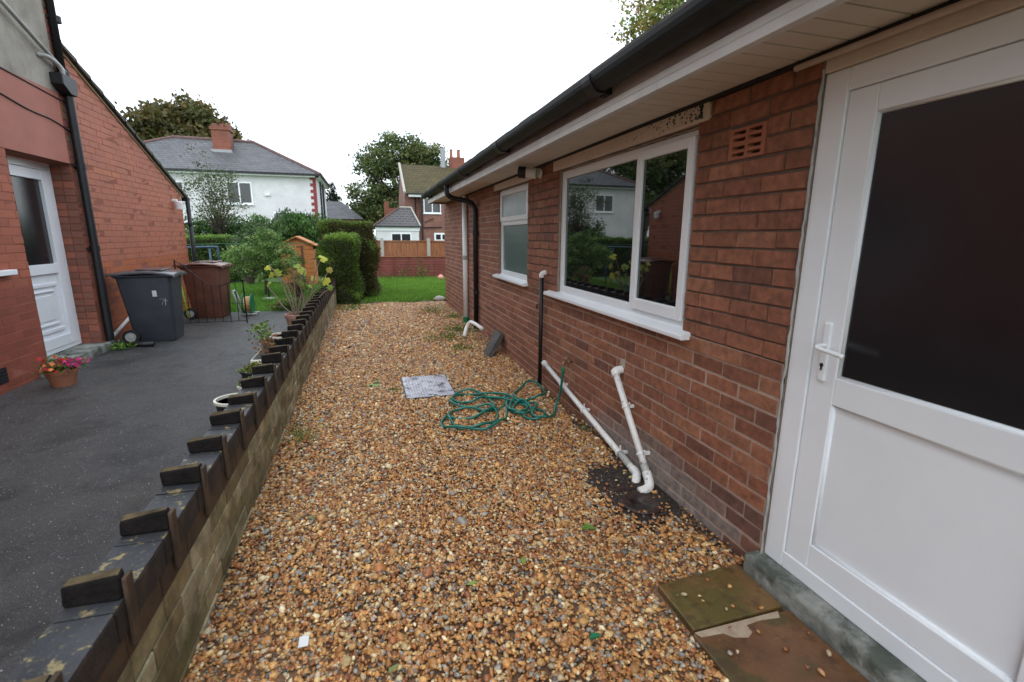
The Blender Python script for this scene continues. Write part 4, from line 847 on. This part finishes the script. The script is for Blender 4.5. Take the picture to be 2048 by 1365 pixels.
weed("tiny weed at the foot of the brick wall by the waste pipe", (1.52, 3.15, 0), 40, .03, .03, WG, .025)
weed("tall leafy weed in front of the maroon fence, right one", (1.75, 16.75, 0), 260, .15, .32, [(.2, .26, .07), (.13, .2, .04)], .07)
weed("tall leafy weed in front of the maroon fence, left one", (1.15, 16.8, 0), 160, .12, .26, [(.2, .26, .07), (.1, .17, .04)], .06)
weed("low green plants along the left foot of the maroon fence", (.75, 16.8, 0), 260, .3, .07, [(.1, .2, .04), (.16, .26, .06)], .07)
w = MB()
for a_, s_ in ((200, .045), (320, .05), (80, .04), (140, .03), (30, .035)):
    t = math.radians(a_); d = Vector((math.cos(t), math.sin(t), .35)).normalized(); sd = d.cross(Vector((0, 0, 1))).normalized(); c = Vector((.985, 1.98, .022))
    w.add([c, c + d * s_ * .5 + sd * s_ * .32, c + d * s_ + Vector((0, 0, -.006)), c + d * s_ * .5 - sd * s_ * .32], [(0, 1, 2, 3)], (.14, .30, .04))
tag(w.build("broadleaf_weed", m_leaf), "small broad leaved green weed in the gravel left of the drain", "weed")
w = MB(); lobed(w, (-.02, 4.72, .03), .085, (.1, -.2, 1), (.4, 1, 0), (.36, .50, .20)); lobed(w, (.03, 4.80, .035), .05, (.3, -.1, 1), (-.6, 1, 0), (.30, .44, .16)); tag(w.build("fallen_leaf", m_leaf), "large pale green fig leaf lying on the gravel left of the manhole", "leaf")
lv = [(.35, 1.75, (.30, .42, .10), "small green leaf lying on the near gravel left of centre"), (.60, 1.83, (.24, .36, .06), "green leaf on the gravel midway between wall and drain"), (-.35, 2.45, (.16, .30, .14), "green leaf near the low wall in the middle of the path"), (.01, 1.42, (.28, .36, .12), "yellow green leaf close to the camera by the low wall"),
      (-.10, 3.9, (.45, .12, .08), "reddish leaf on the gravel above the low wall's middle"), (-.40, 2.75, (.42, .14, .10), "small red leaf near the low wall")]
for i, (x, y, c, lab) in enumerate(lv):
    w = MB(); t = i * 1.3; d = Vector((math.cos(t), math.sin(t), .1)) * .026; sd = Vector((-math.sin(t), math.cos(t), .15)) * .012; p = Vector((x, y, .024)); w.add([p - d, p + sd, p + d, p - sd], [(0, 1, 2, 3)], c); tag(w.build("fallen_leaf", m_leaf), lab, "leaf")
w = MB(); w.tube([(.80, 1.735, .025), (.87, 1.69, .03), (.95, 1.655, .025)], .004, 6); tag(w.build("twig", m_twig), "thin brown twig on the gravel left of the green slab", "twig")
w = MB(); w.lathe([(.0001, 0), (.016, .003), (.017, .006), (.012, .011), (.0001, .014)], (.525, 1.16, .014), n=12, sx=1.2); tag(w.build("white_pebble", m_pot_white, smooth=True), "bright white rounded pebble at the bottom of the path", "pebble")
w = MB(); w.box(-.31, -.275, 1.60, 1.65, .018, .024); tag(w.build("paper_scrap", m_sticker, bevel=.003), "crumpled white scrap on the gravel beside the low wall", "litter")
w = MB(); w.prism([(.70, 1.35, .02), (.735, 1.345, .024), (.745, 1.36, .022), (.715, 1.37, .02)], (0, 0, .006)); tag(w.build("plastic_scrap", m_green_pl), "small green plastic scrap in the near gravel", "litter")
w = MB(); w.lathe([(.0001, -.10), (.06, -.08), (.10, 0), (.07, .07), (.0001, .10)], (2.28, 16.0, .10), n=16); tag(w.build("ball", m_ball, smooth=True), "pink ball on the far lawn near the fence", "ball")
w = MB(); w.lathe([(.0001, 0), (.12, .02), (.14, .05), (.08, .10), (.0001, .12)], (1.52, 10.95, 0), n=10); tag(w.build("stone", m_post, smooth=True), "pale grey stone at the lawn corner by the bungalow", "stone")

for i in range(16):
    x, y = random.uniform(-.55, 1.2), random.uniform(1.3, 6.5); c = random.choice([(.30, .14, .05), (.20, .26, .07), (.36, .26, .10), (.16, .08, .04)]); t = random.uniform(0, 6)
    w = MB(); d = Vector((math.cos(t), math.sin(t), .1)) * .02; sd = Vector((-math.sin(t), math.cos(t), .25)) * .010; p = Vector((x, y, .024)); w.add([p - d, p + sd, p + d, p - sd], [(0, 1, 2, 3)], c)
    tag(w.build("fallen_leaf", m_leaf), "tiny withered leaf scattered on the gravel path", "leaf", "tiny leaves scattered on the gravel")
# ------------------------------------------------------------------ trees, hedges
def lobes_points(lobes, nclump, nleaf, cs, shell=.55):
    V = np.array([l[3] * l[4] * l[5] for l in lobes]); pr = V / V.sum(); out = []; cents = []
    for _ in range(nclump):
        l = lobes[RNG.choice(len(lobes), p=pr)]; d = RNG.normal(size=3); d /= np.linalg.norm(d); r = RNG.uniform(shell, 1) 
        c = np.array(l[:3]) + d * r * np.array(l[3:6]); cents.append(c); m = max(4, int(nleaf * RNG.uniform(.5, 1.5))); u = RNG.normal(size=(m, 3)) * cs * [1, 1, .65]; out.append(c + u)
    return np.concatenate(out), np.array(cents), [len(o) for o in out]
def tree(name, lab, base, lobes, nclump, nleaf, cs, leaf, pal, trunk_r, group=None, cat="tree", w_=None, shell=.5, limbs=14):
    o = root(name, lab, cat, base, group); b = Vector(base)
    P_, cents, cnt = lobes_points(lobes, nclump, nleaf, cs, shell); zc = np.repeat(RNG.choice(len(pal), nclump, p=w_), cnt); col = np.array(pal)[zc] * (1 + RNG.normal(size=(len(P_), 1)) * .18)
    leafcards("crown", P_, leaf, np.clip(col, .004, 1), m_leaf, o)
    w = MB(); ctr = Vector(np.mean([l[:3] for l in lobes], axis=0)); fork = b.lerp(ctr, .55); fork.x = b.x * .5 + ctr.x * .5; w.tube([b - Vector((0, 0, .1)), b.lerp(fork, .5) + Vector((trunk_r * .3, 0, 0)), fork], [trunk_r, trunk_r * .8, trunk_r * .65], 8)
    idx = RNG.choice(len(cents), min(limbs, len(cents)), replace=False)
    for i in idx:
        e = Vector(cents[i]); s_ = b.lerp(fork, random.uniform(.75, 1)); m1 = s_.lerp(e, .5) + Vector((random.uniform(-1, 1), random.uniform(-1, 1), random.uniform(0, 1))) * (e - s_).length * .1
        w.tube([s_, m1, e], [trunk_r * .4, trunk_r * .22, trunk_r * .06], 5)
    w.build("trunk", m_bark, o, smooth=True); return o
FG = [(.10, .145, .045), (.065, .10, .035), (.13, .17, .055), (.17, .185, .065)]
BR = [(.12, .105, .032), (.08, .075, .024), (.17, .125, .04), (.09, .10, .03)]
tree("broadleaf_tree", "large autumn brown tree rising behind the white semi's chimney", (-12.2, 42, 0), [(-12.4, 42, 7.6, 3.4, 3, 2.4), (-13.6, 42, 8.7, 1.6, 2, 1.4), (-11.6, 42, 9.4, 1.6, 2, 1.3), (-10, 42, 8.0, 1.4, 2, 1.5), (-9.6, 42, 6.5, 1.4, 2, 1.6), (-15, 42, 7.5, 1.2, 2, 1.5)], 300, 130, .42, .34, BR, .4)
tree("broadleaf_tree", "big airy green tree between the white house and the mossy roof", (4.2, 55, 0), [(3.2, 55, 9.6, 2.8, 2.5, 2.5), (1.5, 55, 8.4, 2.4, 2.5, 2.0), (6.2, 55, 9.5, 3.0, 2.5, 2.0), (8.4, 55, 8.3, 1.6, 2, 1.6), (0.6, 55, 5.4, 2.0, 2, 1.8), (2.8, 55, 4.6, 2.8, 2.5, 2.6), (5.4, 55, 6.2, 2.5, 2, 2.2)], 340, 70, .40, .30, FG, .45, shell=.35, limbs=60)
tree("broadleaf_tree", "tree behind the neighbour extension, seen only as a reflection in the large window", (-19, 37, 0), [(-19, 37, 7.5, 3.6, 3, 3), (-22, 36, 6.5, 3, 3, 2.5), (-17, 34, 5.5, 2.0, 2, 2)], 220, 80, .45, .36, FG, .4)
tree("yellow_leaved_tree", "yellowing tree showing over the bungalow gutter at the top", (9.2, 14.5, 0), [(9.3, 14, 7.9, 1.3, 1.2, 1.3), (8.5, 14, 7.3, 1.1, 1, .9), (9.9, 14, 9.2, 1.2, 1, 1.2), (7.9, 14, 8.3, .6, 1, .6), (7.7, 14, 7.4, .4, .8, .5)], 190, 42, .16, .12, [(.22, .28, .06), (.15, .21, .05), (.30, .29, .08), (.36, .24, .07)], .2, limbs=24)
tree("conifer", "dark conifer peeping out right of the white house", (-3.6, 60, 0), [(-3.6, 60, 3.4, 1.2, 1, 2.9), (-3.5, 60, 6.0, .5, .5, 1.3), (-3.0, 60, 4.8, .9, .8, 1.1)], 90, 60, .2, .18, [(.012, .03, .012), (.02, .042, .016)], .2)
tree("wispy_tree", "thin wispy tree in front of the white house's upper windows", (-4.1, 17, .1), [(-4.5, 17, 2.9, .75, .5, .6), (-4.1, 17, 2.5, .7, .5, .5), (-4.5, 17, 3.6, .28, .3, .4), (-3.9, 17, 3.1, .35, .3, .35), (-5.2, 17, 2.7, .35, .3, .4), (-4.3, 17, 2.1, .8, .5, .4)], 230, 15, .13, .065, [(.09, .13, .05), (.15, .18, .08), (.07, .10, .04)], .04, shell=.2, limbs=45)
tree("small_garden_tree", "small round green tree on the lawn behind the brown bin", (-2.2, 11.8, .11), [(-2.5, 11.8, .98, .42, .5, .38), (-2.05, 11.8, 1.2, .45, .5, .38), (-1.75, 11.8, .88, .36, .5, .36), (-2.2, 11.8, .75, .42, .5, .3), (-2.75, 11.8, .85, .25, .4, .25), (-1.62, 12.2, .80, .22, .3, .28)], 260, 32, .06, .05, [(.13, .24, .05), (.20, .33, .08), (.07, .14, .035), (.26, .38, .13)], .03, shell=.4, limbs=20)
def shrub(name, lab, lobes, ncl, nl, cs, leaf, pal, cat="shrub", group=None, up=False):
    P_, cents, cnt = lobes_points(lobes, ncl, nl, cs, .35); zc = np.repeat(RNG.choice(len(pal), ncl), cnt); col = np.clip(np.array(pal)[zc] * (1 + RNG.normal(size=(len(P_), 1)) * .18), .004, 1)
    b = (lobes[0][0], lobes[0][1], .1); o = root(name, lab, cat, b, group); leafcards("foliage", P_, leaf, col, m_leaf, o, dirs=(np.tile([0., 0, 1.2], (len(P_), 1)) if up else None), aspect=.4 if up else .6)
    w = MB()
    for c in cents[:12]: w.tube([(b[0], b[1], .0), Vector(b).lerp(Vector(c), .6) + Vector((0, 0, .1)), Vector(c)], [.04, .025, .01], 5)
    w.build("stem", m_bark, o); return o
SG = [(.07, .15, .035), (.10, .20, .045), (.04, .09, .025)]
shrub("leafy_shrub", "tall dark shrub left of the wispy tree against the extension corner", [(-5.3, 18, 1.2, .8, .6, .8), (-4.4, 18, 1.3, .8, .6, .75)], 170, 60, .13, .09, SG, group="shrubs below the white house")
shrub("leafy_shrub", "spiky topped green shrub below the white house's middle", [(-3.4, 19, 1.3, .8, .7, .9), (-2.7, 19, 1.7, .45, .5, .6)], 170, 60, .12, .10, [(.08, .16, .045), (.12, .22, .065), (.05, .11, .03)], group="shrubs below the white house", up=True)
shrub("leafy_shrub", "dense dark green shrub beneath the white house's red quoins", [(-1.9, 19, 1.4, .75, .7, .85), (-1.2, 19, 1.2, .6, .6, .75), (-2.3, 19, 1.8, .3, .3, .5)], 190, 60, .12, .10, SG, group="shrubs below the white house", up=True)
shrub("leafy_shrub", "feathery grey green bush beside the small garden tree", [(-3.05, 14.5, 1.0, .45, .4, .6), (-2.6, 14.5, 1.3, .4, .4, .4)], 110, 40, .09, .06, [(.09, .14, .06), (.06, .1, .04)])
shrub("flower_shrub", "peach coloured flower heads on a bush behind the fig pot", [(-1.25, 9.9, .55, .22, .2, .3)], 60, 22, .05, .035, [(.09, .14, .04), (.45, .20, .12), (.12, .18, .05)])
shrub("garden_plant", "low green plants on the lawn edge behind the fig pot", [(-1.35, 9.5, .2, .4, .2, .13)], 70, 20, .05, .05, [(.13, .24, .04), (.2, .3, .07), (.2, .16, .06)], cat="plant")
def hedge(name, lab, x0, x1, y0, y1, z0, z1, n, leaf, pal, palTop, rnd=.06, cat="hedge"):
    o = root(name, lab, cat, ((x0 + x1) / 2, (y0 + y1) / 2, z0)); lx, ly, lz = x1 - x0, y1 - y0, z1 - z0
    ar = np.array([ly * lz, ly * lz, lx * lz, lx * lz, lx * ly * 1.4]); f = RNG.choice(5, n, p=ar / ar.sum()); u = RNG.random((n, 3)); P_ = np.array([x0, y0, z0]) + u * [lx, ly, lz]
    P_[f == 0, 0] = x0; P_[f == 1, 0] = x1; P_[f == 2, 1] = y0; P_[f == 3, 1] = y1; P_[f == 4, 2] = z1
    wob = .05 * (np.sin(P_[:, 0] * 5.3 + P_[:, 2] * 7) + np.sin(P_[:, 1] * 4.1 - P_[:, 2] * 5.7 + 1) + .8 * np.sin(P_[:, 0] * 13 + P_[:, 1] * 11)) ; ctr = np.array([(x0 + x1) / 2, (y0 + y1) / 2, (z0 + z1) / 2])
    h_ = (P_[:, 2] - z0) / lz; dirn = P_ - ctr; dirn[:, 2] *= .3; dirn /= np.linalg.norm(dirn, axis=1)[:, None]; P_ += dirn * (wob * 1.0 - .10 * np.clip(h_ - .85, 0, 1) * 4)[:, None] + RNG.normal(size=(n, 3)) * rnd * .5
    dirs = dirn.copy(); dirs[:, 2] += .7
    clump = np.sin(P_[:, 0] * 9 + P_[:, 2] * 6) * np.sin(P_[:, 1] * 8 + 2) + np.sin(P_[:, 2] * 11 + P_[:, 0] * 4)
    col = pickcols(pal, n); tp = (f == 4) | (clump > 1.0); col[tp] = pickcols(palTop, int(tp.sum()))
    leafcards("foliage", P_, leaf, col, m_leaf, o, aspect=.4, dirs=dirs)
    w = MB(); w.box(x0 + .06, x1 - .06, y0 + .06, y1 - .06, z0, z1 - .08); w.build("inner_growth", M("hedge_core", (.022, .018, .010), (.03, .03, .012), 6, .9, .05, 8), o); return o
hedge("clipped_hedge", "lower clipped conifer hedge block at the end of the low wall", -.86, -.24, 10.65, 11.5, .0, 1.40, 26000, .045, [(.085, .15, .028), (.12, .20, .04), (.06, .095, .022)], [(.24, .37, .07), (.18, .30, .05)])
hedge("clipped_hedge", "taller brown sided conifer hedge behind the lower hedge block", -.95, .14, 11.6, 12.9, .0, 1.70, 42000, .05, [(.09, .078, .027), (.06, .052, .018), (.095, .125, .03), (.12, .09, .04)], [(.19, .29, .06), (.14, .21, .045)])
hedge("long_hedge", "flat topped green hedge behind the blue tube frame", -7.0, -3.55, 15.0, 15.8, .1, 1.36, 26000, .07, [(.08, .15, .03), (.05, .10, .025)], [(.18, .30, .06)])
hedge("long_hedge", "dark hedge mass closing the garden below the shrubs", -3.5, -.2, 17.0, 17.8, .0, 1.15, 16000, .08, [(.04, .08, .02), (.03, .06, .016)], [(.06, .12, .03)])

# ------------------------------------------------------------------ garden things on the left
sh = root("garden_shed", "small orange timber garden store with an apex roof by the hedge", "shed", (-1.750, 14.4, .1))
w = MB(); z = .1
while z < 1.08: w.prism([(-2.150, 14.0, z), (-1.350, 14.0, z), (-1.350, 13.985, z + .0), (-2.150, 13.985, z)], (0, 0, .001)); w.box(-2.150, -1.350, 13.985 + .004, 14.8, z, z + .115); z += .12
w.prism([(-2.150, 13.99, 1.18), (-1.350, 13.99, 1.18), (-1.750, 13.99, 1.36)], (0, .8, 0)); w.box(-2.150, -1.350, 13.992, 14.79, 1.06, 1.18); w.build("wall", m_shed, sh)
w = MB(); w.add([(-2.220, 13.9, 1.15), (-1.750, 13.9, 1.375), (-1.750, 14.9, 1.375), (-2.220, 14.9, 1.15), (-2.220, 13.9, 1.175), (-1.750, 13.9, 1.405), (-1.750, 14.9, 1.405), (-2.220, 14.9, 1.175)], [(0, 1, 2, 3), (4, 7, 6, 5), (0, 4, 5, 1), (1, 5, 6, 2), (2, 6, 7, 3), (3, 7, 4, 0)])
w.add([(-1.280, 13.9, 1.15), (-1.750, 13.9, 1.375), (-1.750, 14.9, 1.375), (-1.280, 14.9, 1.15), (-1.280, 13.9, 1.175), (-1.750, 13.9, 1.405), (-1.750, 14.9, 1.405), (-1.280, 14.9, 1.175)], [(3, 2, 1, 0), (5, 6, 7, 4), (1, 5, 4, 0), (2, 6, 5, 1), (3, 7, 6, 2), (0, 4, 7, 3)]); w.build("roof", m_shed, sh)
w = MB(); w.box(-1.660, -1.600, 13.975, 13.986, .2, 1.16); w.box(-1.820, -1.660, 13.98, 13.986, 1.12, 1.14); w.build("door_batten", M("shed_dark", (.12, .05, .02)), sh)
bf = root("tube_frame", "blue tubular frame standing on the lawn behind the bins", "frame", (-3.5, 12.5, .1))
w = MB(); w.tube(catmull([(-4.3, 12.5, 1.13), (-3.3, 12.5, 1.16), (-3.22, 12.5, 1.13), (-3.2, 12.5, 1.05), (-3.2, 12.5, .1)], 5), .024, 8); w.build("rail", m_blue, bf, smooth=True)
for x in (-3.37, -4.2): w = MB(); w.tube([(x, 12.5, .1), (x, 12.5, 1.13)], .022, 8); w.build("post", m_blue, bf, smooth=True)
w = MB(); w.tube([(-4.6, 12.0, 1.20), (-3.0, 12.0, 1.24), (-1.0, 12.6, 1.25)], .006, 5); tag(w.build("washing_line", m_green_pl), "thin green washing line strung above the blue tube frame", "washing line")
pb = root("parasol_base", "small round parasol base with a black pole under the garden tree", "parasol base", (-2.02, 11.2, .115)); w = MB(); w.lathe([(.0001, 0), (.14, 0), (.14, .02), (.03, .04), (.0001, .04)], (-2.02, 11.2, .115), n=20); w.build("foot", m_grey_pipe, pb); w = MB(); w.tube([(-2.02, 11.2, .15), (-2.02, 11.2, .5)], .018, 8); w.build("pole", m_iron, pb)

# ------------------------------------------------------------------ fences
fr = root("maroon_fence", "low maroon painted panel fence at the end of the lawn", "fence", (2, 17, 0))
w = MB(); z = .02
while z < .70: w.prism([(.1, 17.0, z), (7, 17.0, z), (7, 16.985, z + .004), (.1, 16.985, z + .004)], (0, .012, .098)); z += .09
w.build("panel", m_fence_red, fr)
for x in np.arange(.4, 7, .45): w = MB(); w.box(x, x + .03, 16.965, 16.99, .02, .70); w.build("batten", m_fence_red, fr)
w = MB(); w.box(.1, 7, 16.96, 17.03, .72, .75); w.build("top_rail", m_fence_brown, fr)
fb = root("brown_fence", "brown close board fence with grey concrete posts behind the maroon fence", "fence", (2, 17.4, 0))
w = MB(); x = .1
while x < 7: w.box(x, x + .138, 17.41 + random.uniform(0, .01), 17.43, .1, 1.235); x += .14
w.build("panel", m_fence_brown, fb); w = MB(); w.box(.1, 7, 17.38, 17.44, 1.237, 1.27); w.build("top_rail", m_fence_brown, fb)
for x in (.51, 2.08, 3.65, 5.2): w = MB(); w.prism([(x - .055, 17.34, 0), (x + .055, 17.34, 0), (x + .055, 17.34, 1.31), (x + .03, 17.34, 1.35), (x - .03, 17.34, 1.35), (x - .055, 17.34, 1.31)], (0, .11, 0)); w.build("post", m_post, fb)

# ------------------------------------------------------------------ far houses
wh = root("white_house", "white rendered semi with hipped slate roof and red painted quoins", "house", (-8, 33, 0))
w = MB(); w.box(-14.5, -2.5, 30, 37, 0, 4.62); w.build("wall", m_white_render, wh)
ez = 4.66; A = (-14.8, 29.7, ez); Bp = (-2.2, 29.7, ez); C_ = (-2.2, 37.3, ez); Dp = (-14.8, 37.3, ez); R1 = (-10.2, 33.5, 6.78); R2 = (-6.05, 33.5, 6.72)
w = MB(); w.add([A, Bp, R2, R1], [(0, 1, 2, 3)]); w.add([C_, Dp, R1, R2], [(0, 1, 2, 3)]); rfw = w.build("roof", m_slate, wh)
w = MB(); w.add([Bp, C_, R2], [(0, 1, 2)]); w.add([Dp, A, R1], [(0, 1, 2)]); w.build("hip_slope", m_slate_y, rfw)
w = MB(); w.tube([R1, R2], .10, 8); w.tube([R2, Bp], .09, 8); w.tube([R1, A], .09, 8); w.build("ridge", m_ridge, rfw)
w = MB(); w.box(-14.8, -2.2, 29.62, 29.70, 4.56, 4.67); w.box(-2.2, -2.12, 29.62, 37.3, 4.56, 4.67); w.build("gutter", m_black, wh); w = MB(); w.box(-14.7, -2.3, 29.71, 29.99, 4.50, 4.62); w.box(-2.49, -2.24, 29.71, 37.2, 4.50, 4.62); w.build("soffit", m_upvc, wh)
w = MB(); w.box(-7.85, -7.0, 32.0, 32.9, 5.5, 7.05); w.box(-7.92, -6.93, 31.95, 32.95, 7.05, 7.2)
for x in (-7.8, -7.45, -7.15): w.box(x, x + .2, 32.2, 32.7, 7.2, 7.42)
w.build("chimney", m_chim, rfw)
w = MB(); w.box(-7.95, -6.9, 31.93, 31.99, 5.86, 6.02); w.build("flashing", m_lead, rfw)
w = MB()
for z in np.arange(2.0, 4.45, .34): w.box(-2.80, -2.485, 29.975, 30.0, z, z + .16); w.box(-2.66, -2.484, 29.976, 30.0, z + .16, z + .34)
w.build("quoins", m_redpaint, wh)
def farwin(par, x0, x1, yf, z0, z1, mull=1, t=.07):
    w = MB(); w.box(x0, x1, yf - .04, yf + .01, z0, z1)
    o = w.build("window", m_upvc, par); n = mull + 1; wd_ = (x1 - x0 - t) / n
    for i in range(n): w = MB(); w.box(x0 + t + i * wd_, x0 + (i + 1) * wd_, yf - .045, yf - .039, z0 + t, z1 - t); w.build("pane", m_glass_far, o)
    w = MB(); w.box(x0 - .05, x1 + .05, yf - .10, yf + .01, z0 - .06, z0); w.build("sill", m_upvc, o); return o
farwin(wh, -6.95, -5.72, 30, 3.02, 4.16); farwin(wh, -9.9, -8.9, 30, 3.1, 4.1); farwin(wh, -12.5, -11.2, 30, 3.0, 4.1); farwin(wh, -6.9, -5.5, 30, .9, 2.1)
w = MB(); w.box(-5.12, -4.85, 29.9, 30, 3.48, 3.6); w.build("alarm_box", m_upvc_old, wh)
w = MB(); w.box(-4.6, -2.9, 28.6, 29.95, 0, 2.0); w.prism([(-4.75, 28.5, 2.0), (-2.75, 28.5, 2.0), (-3.0, 28.9, 2.55), (-4.5, 28.9, 2.55)], (0, 1.05, 0)); w.build("porch", m_darktile, wh)
w = MB(); w.tube([(-4.78, 28.48, 1.95), (-4.45, 28.6, 2.6)], .05, 6); w.tube([(-2.72, 28.48, 1.95), (-3.02, 28.6, 2.6)], .05, 6); w.build("porch_trim", m_upvc, wh)
w = MB(); w.tube([(-2.44, 32.2, 4.5), (-2.44, 32.2, 0)], .05, 8); w.tube([(-2.44, 34.0, 4.5), (-2.44, 34.0, 0)], .06, 8); w.build("downpipe", m_black, wh)

bh = root("brick_house", "two storey brick house with mossy roof beyond the fence", "house", (6, 38, 0))
w = MB(); w.box(4.05, 12, 38, 46, 0, 4.5); w.box(3.0, 4.05, 38.6, 46, 0, 4.5); w.build("wall", m_housebrick, bh)
w = MB(); w.add([(2.98, 38.6, 0), (2.98, 46, 0), (2.98, 46, 4.5), (2.98, 42.3, 7.0), (2.98, 38.6, 4.5)], [(0, 1, 2, 3, 4)]); w.build("gable_wall", m_housebrick_y, bh)
w = MB(); yF = 38.0; w.add([(2.95, 37.8, 4.45), (12.3, 37.8, 4.45), (12.3, 42.3, 7.05), (2.95, 42.3, 7.05)], [(0, 1, 2, 3)]); w.add([(2.95, 46.6, 4.45), (12.3, 46.6, 4.45), (12.3, 42.3, 7.05), (2.95, 42.3, 7.05)], [(0, 3, 2, 1)]); rb = w.build("roof", m_moss, bh)
w = MB(); w.tube([(2.9, 37.75, 4.5), (2.9, 42.3, 7.1)], .10, 6); w.build("verge", m_post, rb); w = MB(); w.box(3.2, 12.3, 37.68, 37.8, 4.38, 4.48); w.build("gutter", m_black, bh)
w = MB(); w.box(3.2, 4.3, 37.80, 38.5, 4.22, 4.37); w.build("fascia", m_upvc, bh)
w = MB(); w.tube([(4.12, 37.93, 4.4), (4.12, 37.93, 0)], .07, 8); w.tube([(3.7, 38.5, 4.4), (3.7, 38.5, 2)], .05, 8); w.tube([(4.2, 37.93, 2.0), (5.6, 37.93, 2.05)], .04, 6); w.tube([(4.3, 37.93, 2.4), (5.0, 37.93, 2.7)], .025, 6); w.build("soil_pipe", m_black, bh)
farwin(bh, 4.26, 5.55, 38, 3.06, 4.18); farwin(bh, 5.0, 6.1, 38, 1.0, 1.62, 1, .12)
w = MB(); w.box(7.0, 8.2, 42.0, 42.9, 6.6, 7.75); w.build("chimney", m_chim, rb)
for x in (7.15, 7.75): w = MB(); w.lathe([(.14, 0), (.12, .55), (.15, .6), (.15, .65)], (x, 42.4, 7.75), n=12); w.build("chimney_pot", m_terra, rb)
w = MB(); w.lathe([(.20, 0), (.20, 1.35)], (6.45, 42.3, 7.1), n=14); w.lathe([(.26, -.2), (.26, .15)], (6.45, 42.3, 7.0), n=14); w.build("flue", m_lead, rb)
w = MB(); w.tube([(7.9, 42.4, 7.7), (7.9, 42.4, 9.3)], .02, 5); w.tube([(7.3, 42.4, 9.2), (8.4, 42.4, 9.25)], .015, 5)
for x in (7.4, 7.6, 7.8, 8.1): w.tube([(x, 42.1, 9.2), (x, 42.7, 9.2)], .01, 4)
w.build("aerial", m_grey_pipe, rb)
ga = root("white_annexe", "white single storey annexe with dark tiled hipped roof beyond the fence", "outbuilding", (2, 33, 0))
w = MB(); w.box(.65, 3.35, 33, 36, 0, 2.0); w.build("wall", m_white_render, ga); w = MB(); w.box(.6, 3.4, 32.93, 32.99, 1.72, 1.98); w.build("fascia", m_upvc, ga)
w = MB(); w.add([(.5, 32.85, 2.0), (3.45, 32.85, 2.0), (3.0, 34.3, 3.22), (2.25, 34.3, 3.22)], [(0, 1, 2, 3)]); w.add([(.5, 32.85, 2.0), (2.25, 34.3, 3.22), (2.25, 36, 3.22), (.5, 36.2, 2.0)], [(0, 1, 2, 3)]); w.add([(3.45, 32.85, 2.0), (3.45, 36.2, 2.0), (3.0, 36, 3.22), (3.0, 34.3, 3.22)], [(0, 1, 2, 3)]); ar_ = w.build("roof", m_darktile, ga)
w = MB(); w.tube([(.5, 32.83, 2.03), (2.25, 34.3, 3.26)], .05, 6); w.build("ridge", m_ridge, ar_); w = MB(); w.tube([(3.45, 32.83, 2.03), (3.0, 34.3, 3.26)], .05, 6); w.tube([(2.25, 34.3, 3.26), (3.0, 34.3, 3.26)], .05, 6); w.build("hip_tile", m_post, ar_)
w = MB(); w.box(.5, 3.45, 32.78, 32.86, 1.94, 2.02); w.build("gutter", m_black, ga)
farwin(ga, 1.55, 2.85, 33, 1.0, 1.58)
fh = root("far_house", "grey roofed house far off between the white house and the tall hedge", "house", (-3, 54, 0))
w = MB(); w.box(-8, -.4, 52, 58, 0, 2.95); w.build("wall", m_housebrick, fh); w = MB(); w.add([(-8.3, 51.7, 2.95), (-.1, 51.7, 2.95), (-2.2, 54.5, 4.75), (-6, 54.5, 4.75)], [(0, 1, 2, 3)]); w.add([(-.1, 51.7, 2.95), (-.1, 58.3, 2.95), (-2.2, 54.5, 4.75)], [(0, 1, 2)]); w.add([(-8.3, 58.3, 2.95), (-8.3, 51.7, 2.95), (-6, 54.5, 4.75)], [(0, 1, 2)]); w.build("roof", m_slate, fh)
cs_ = root("chimney_house", "brick chimney stack of a house hidden behind the annexe roof", "chimney", (2.3, 50, 0)); w = MB(); w.box(1.9, 3.6, 50, 52, 0, 4.0); w.box(1.9, 2.3, 50.1, 51.9, 4.0, 4.6); w.build("stack", m_chim, cs_)
tree("low_yellow_tree", "lower yellow green tree mass left of the annexe roof", (.6, 58, 0), [(.2, 58, 3.4, 2.2, 2, 1.6), (2.0, 58, 4.2, 1.6, 1.5, 1.5), (-1.5, 58, 3.0, 1.8, 1.5, 1.6)], 150, 60, .35, .28, [(.10, .13, .035), (.07, .09, .025), (.14, .15, .04)], .3)
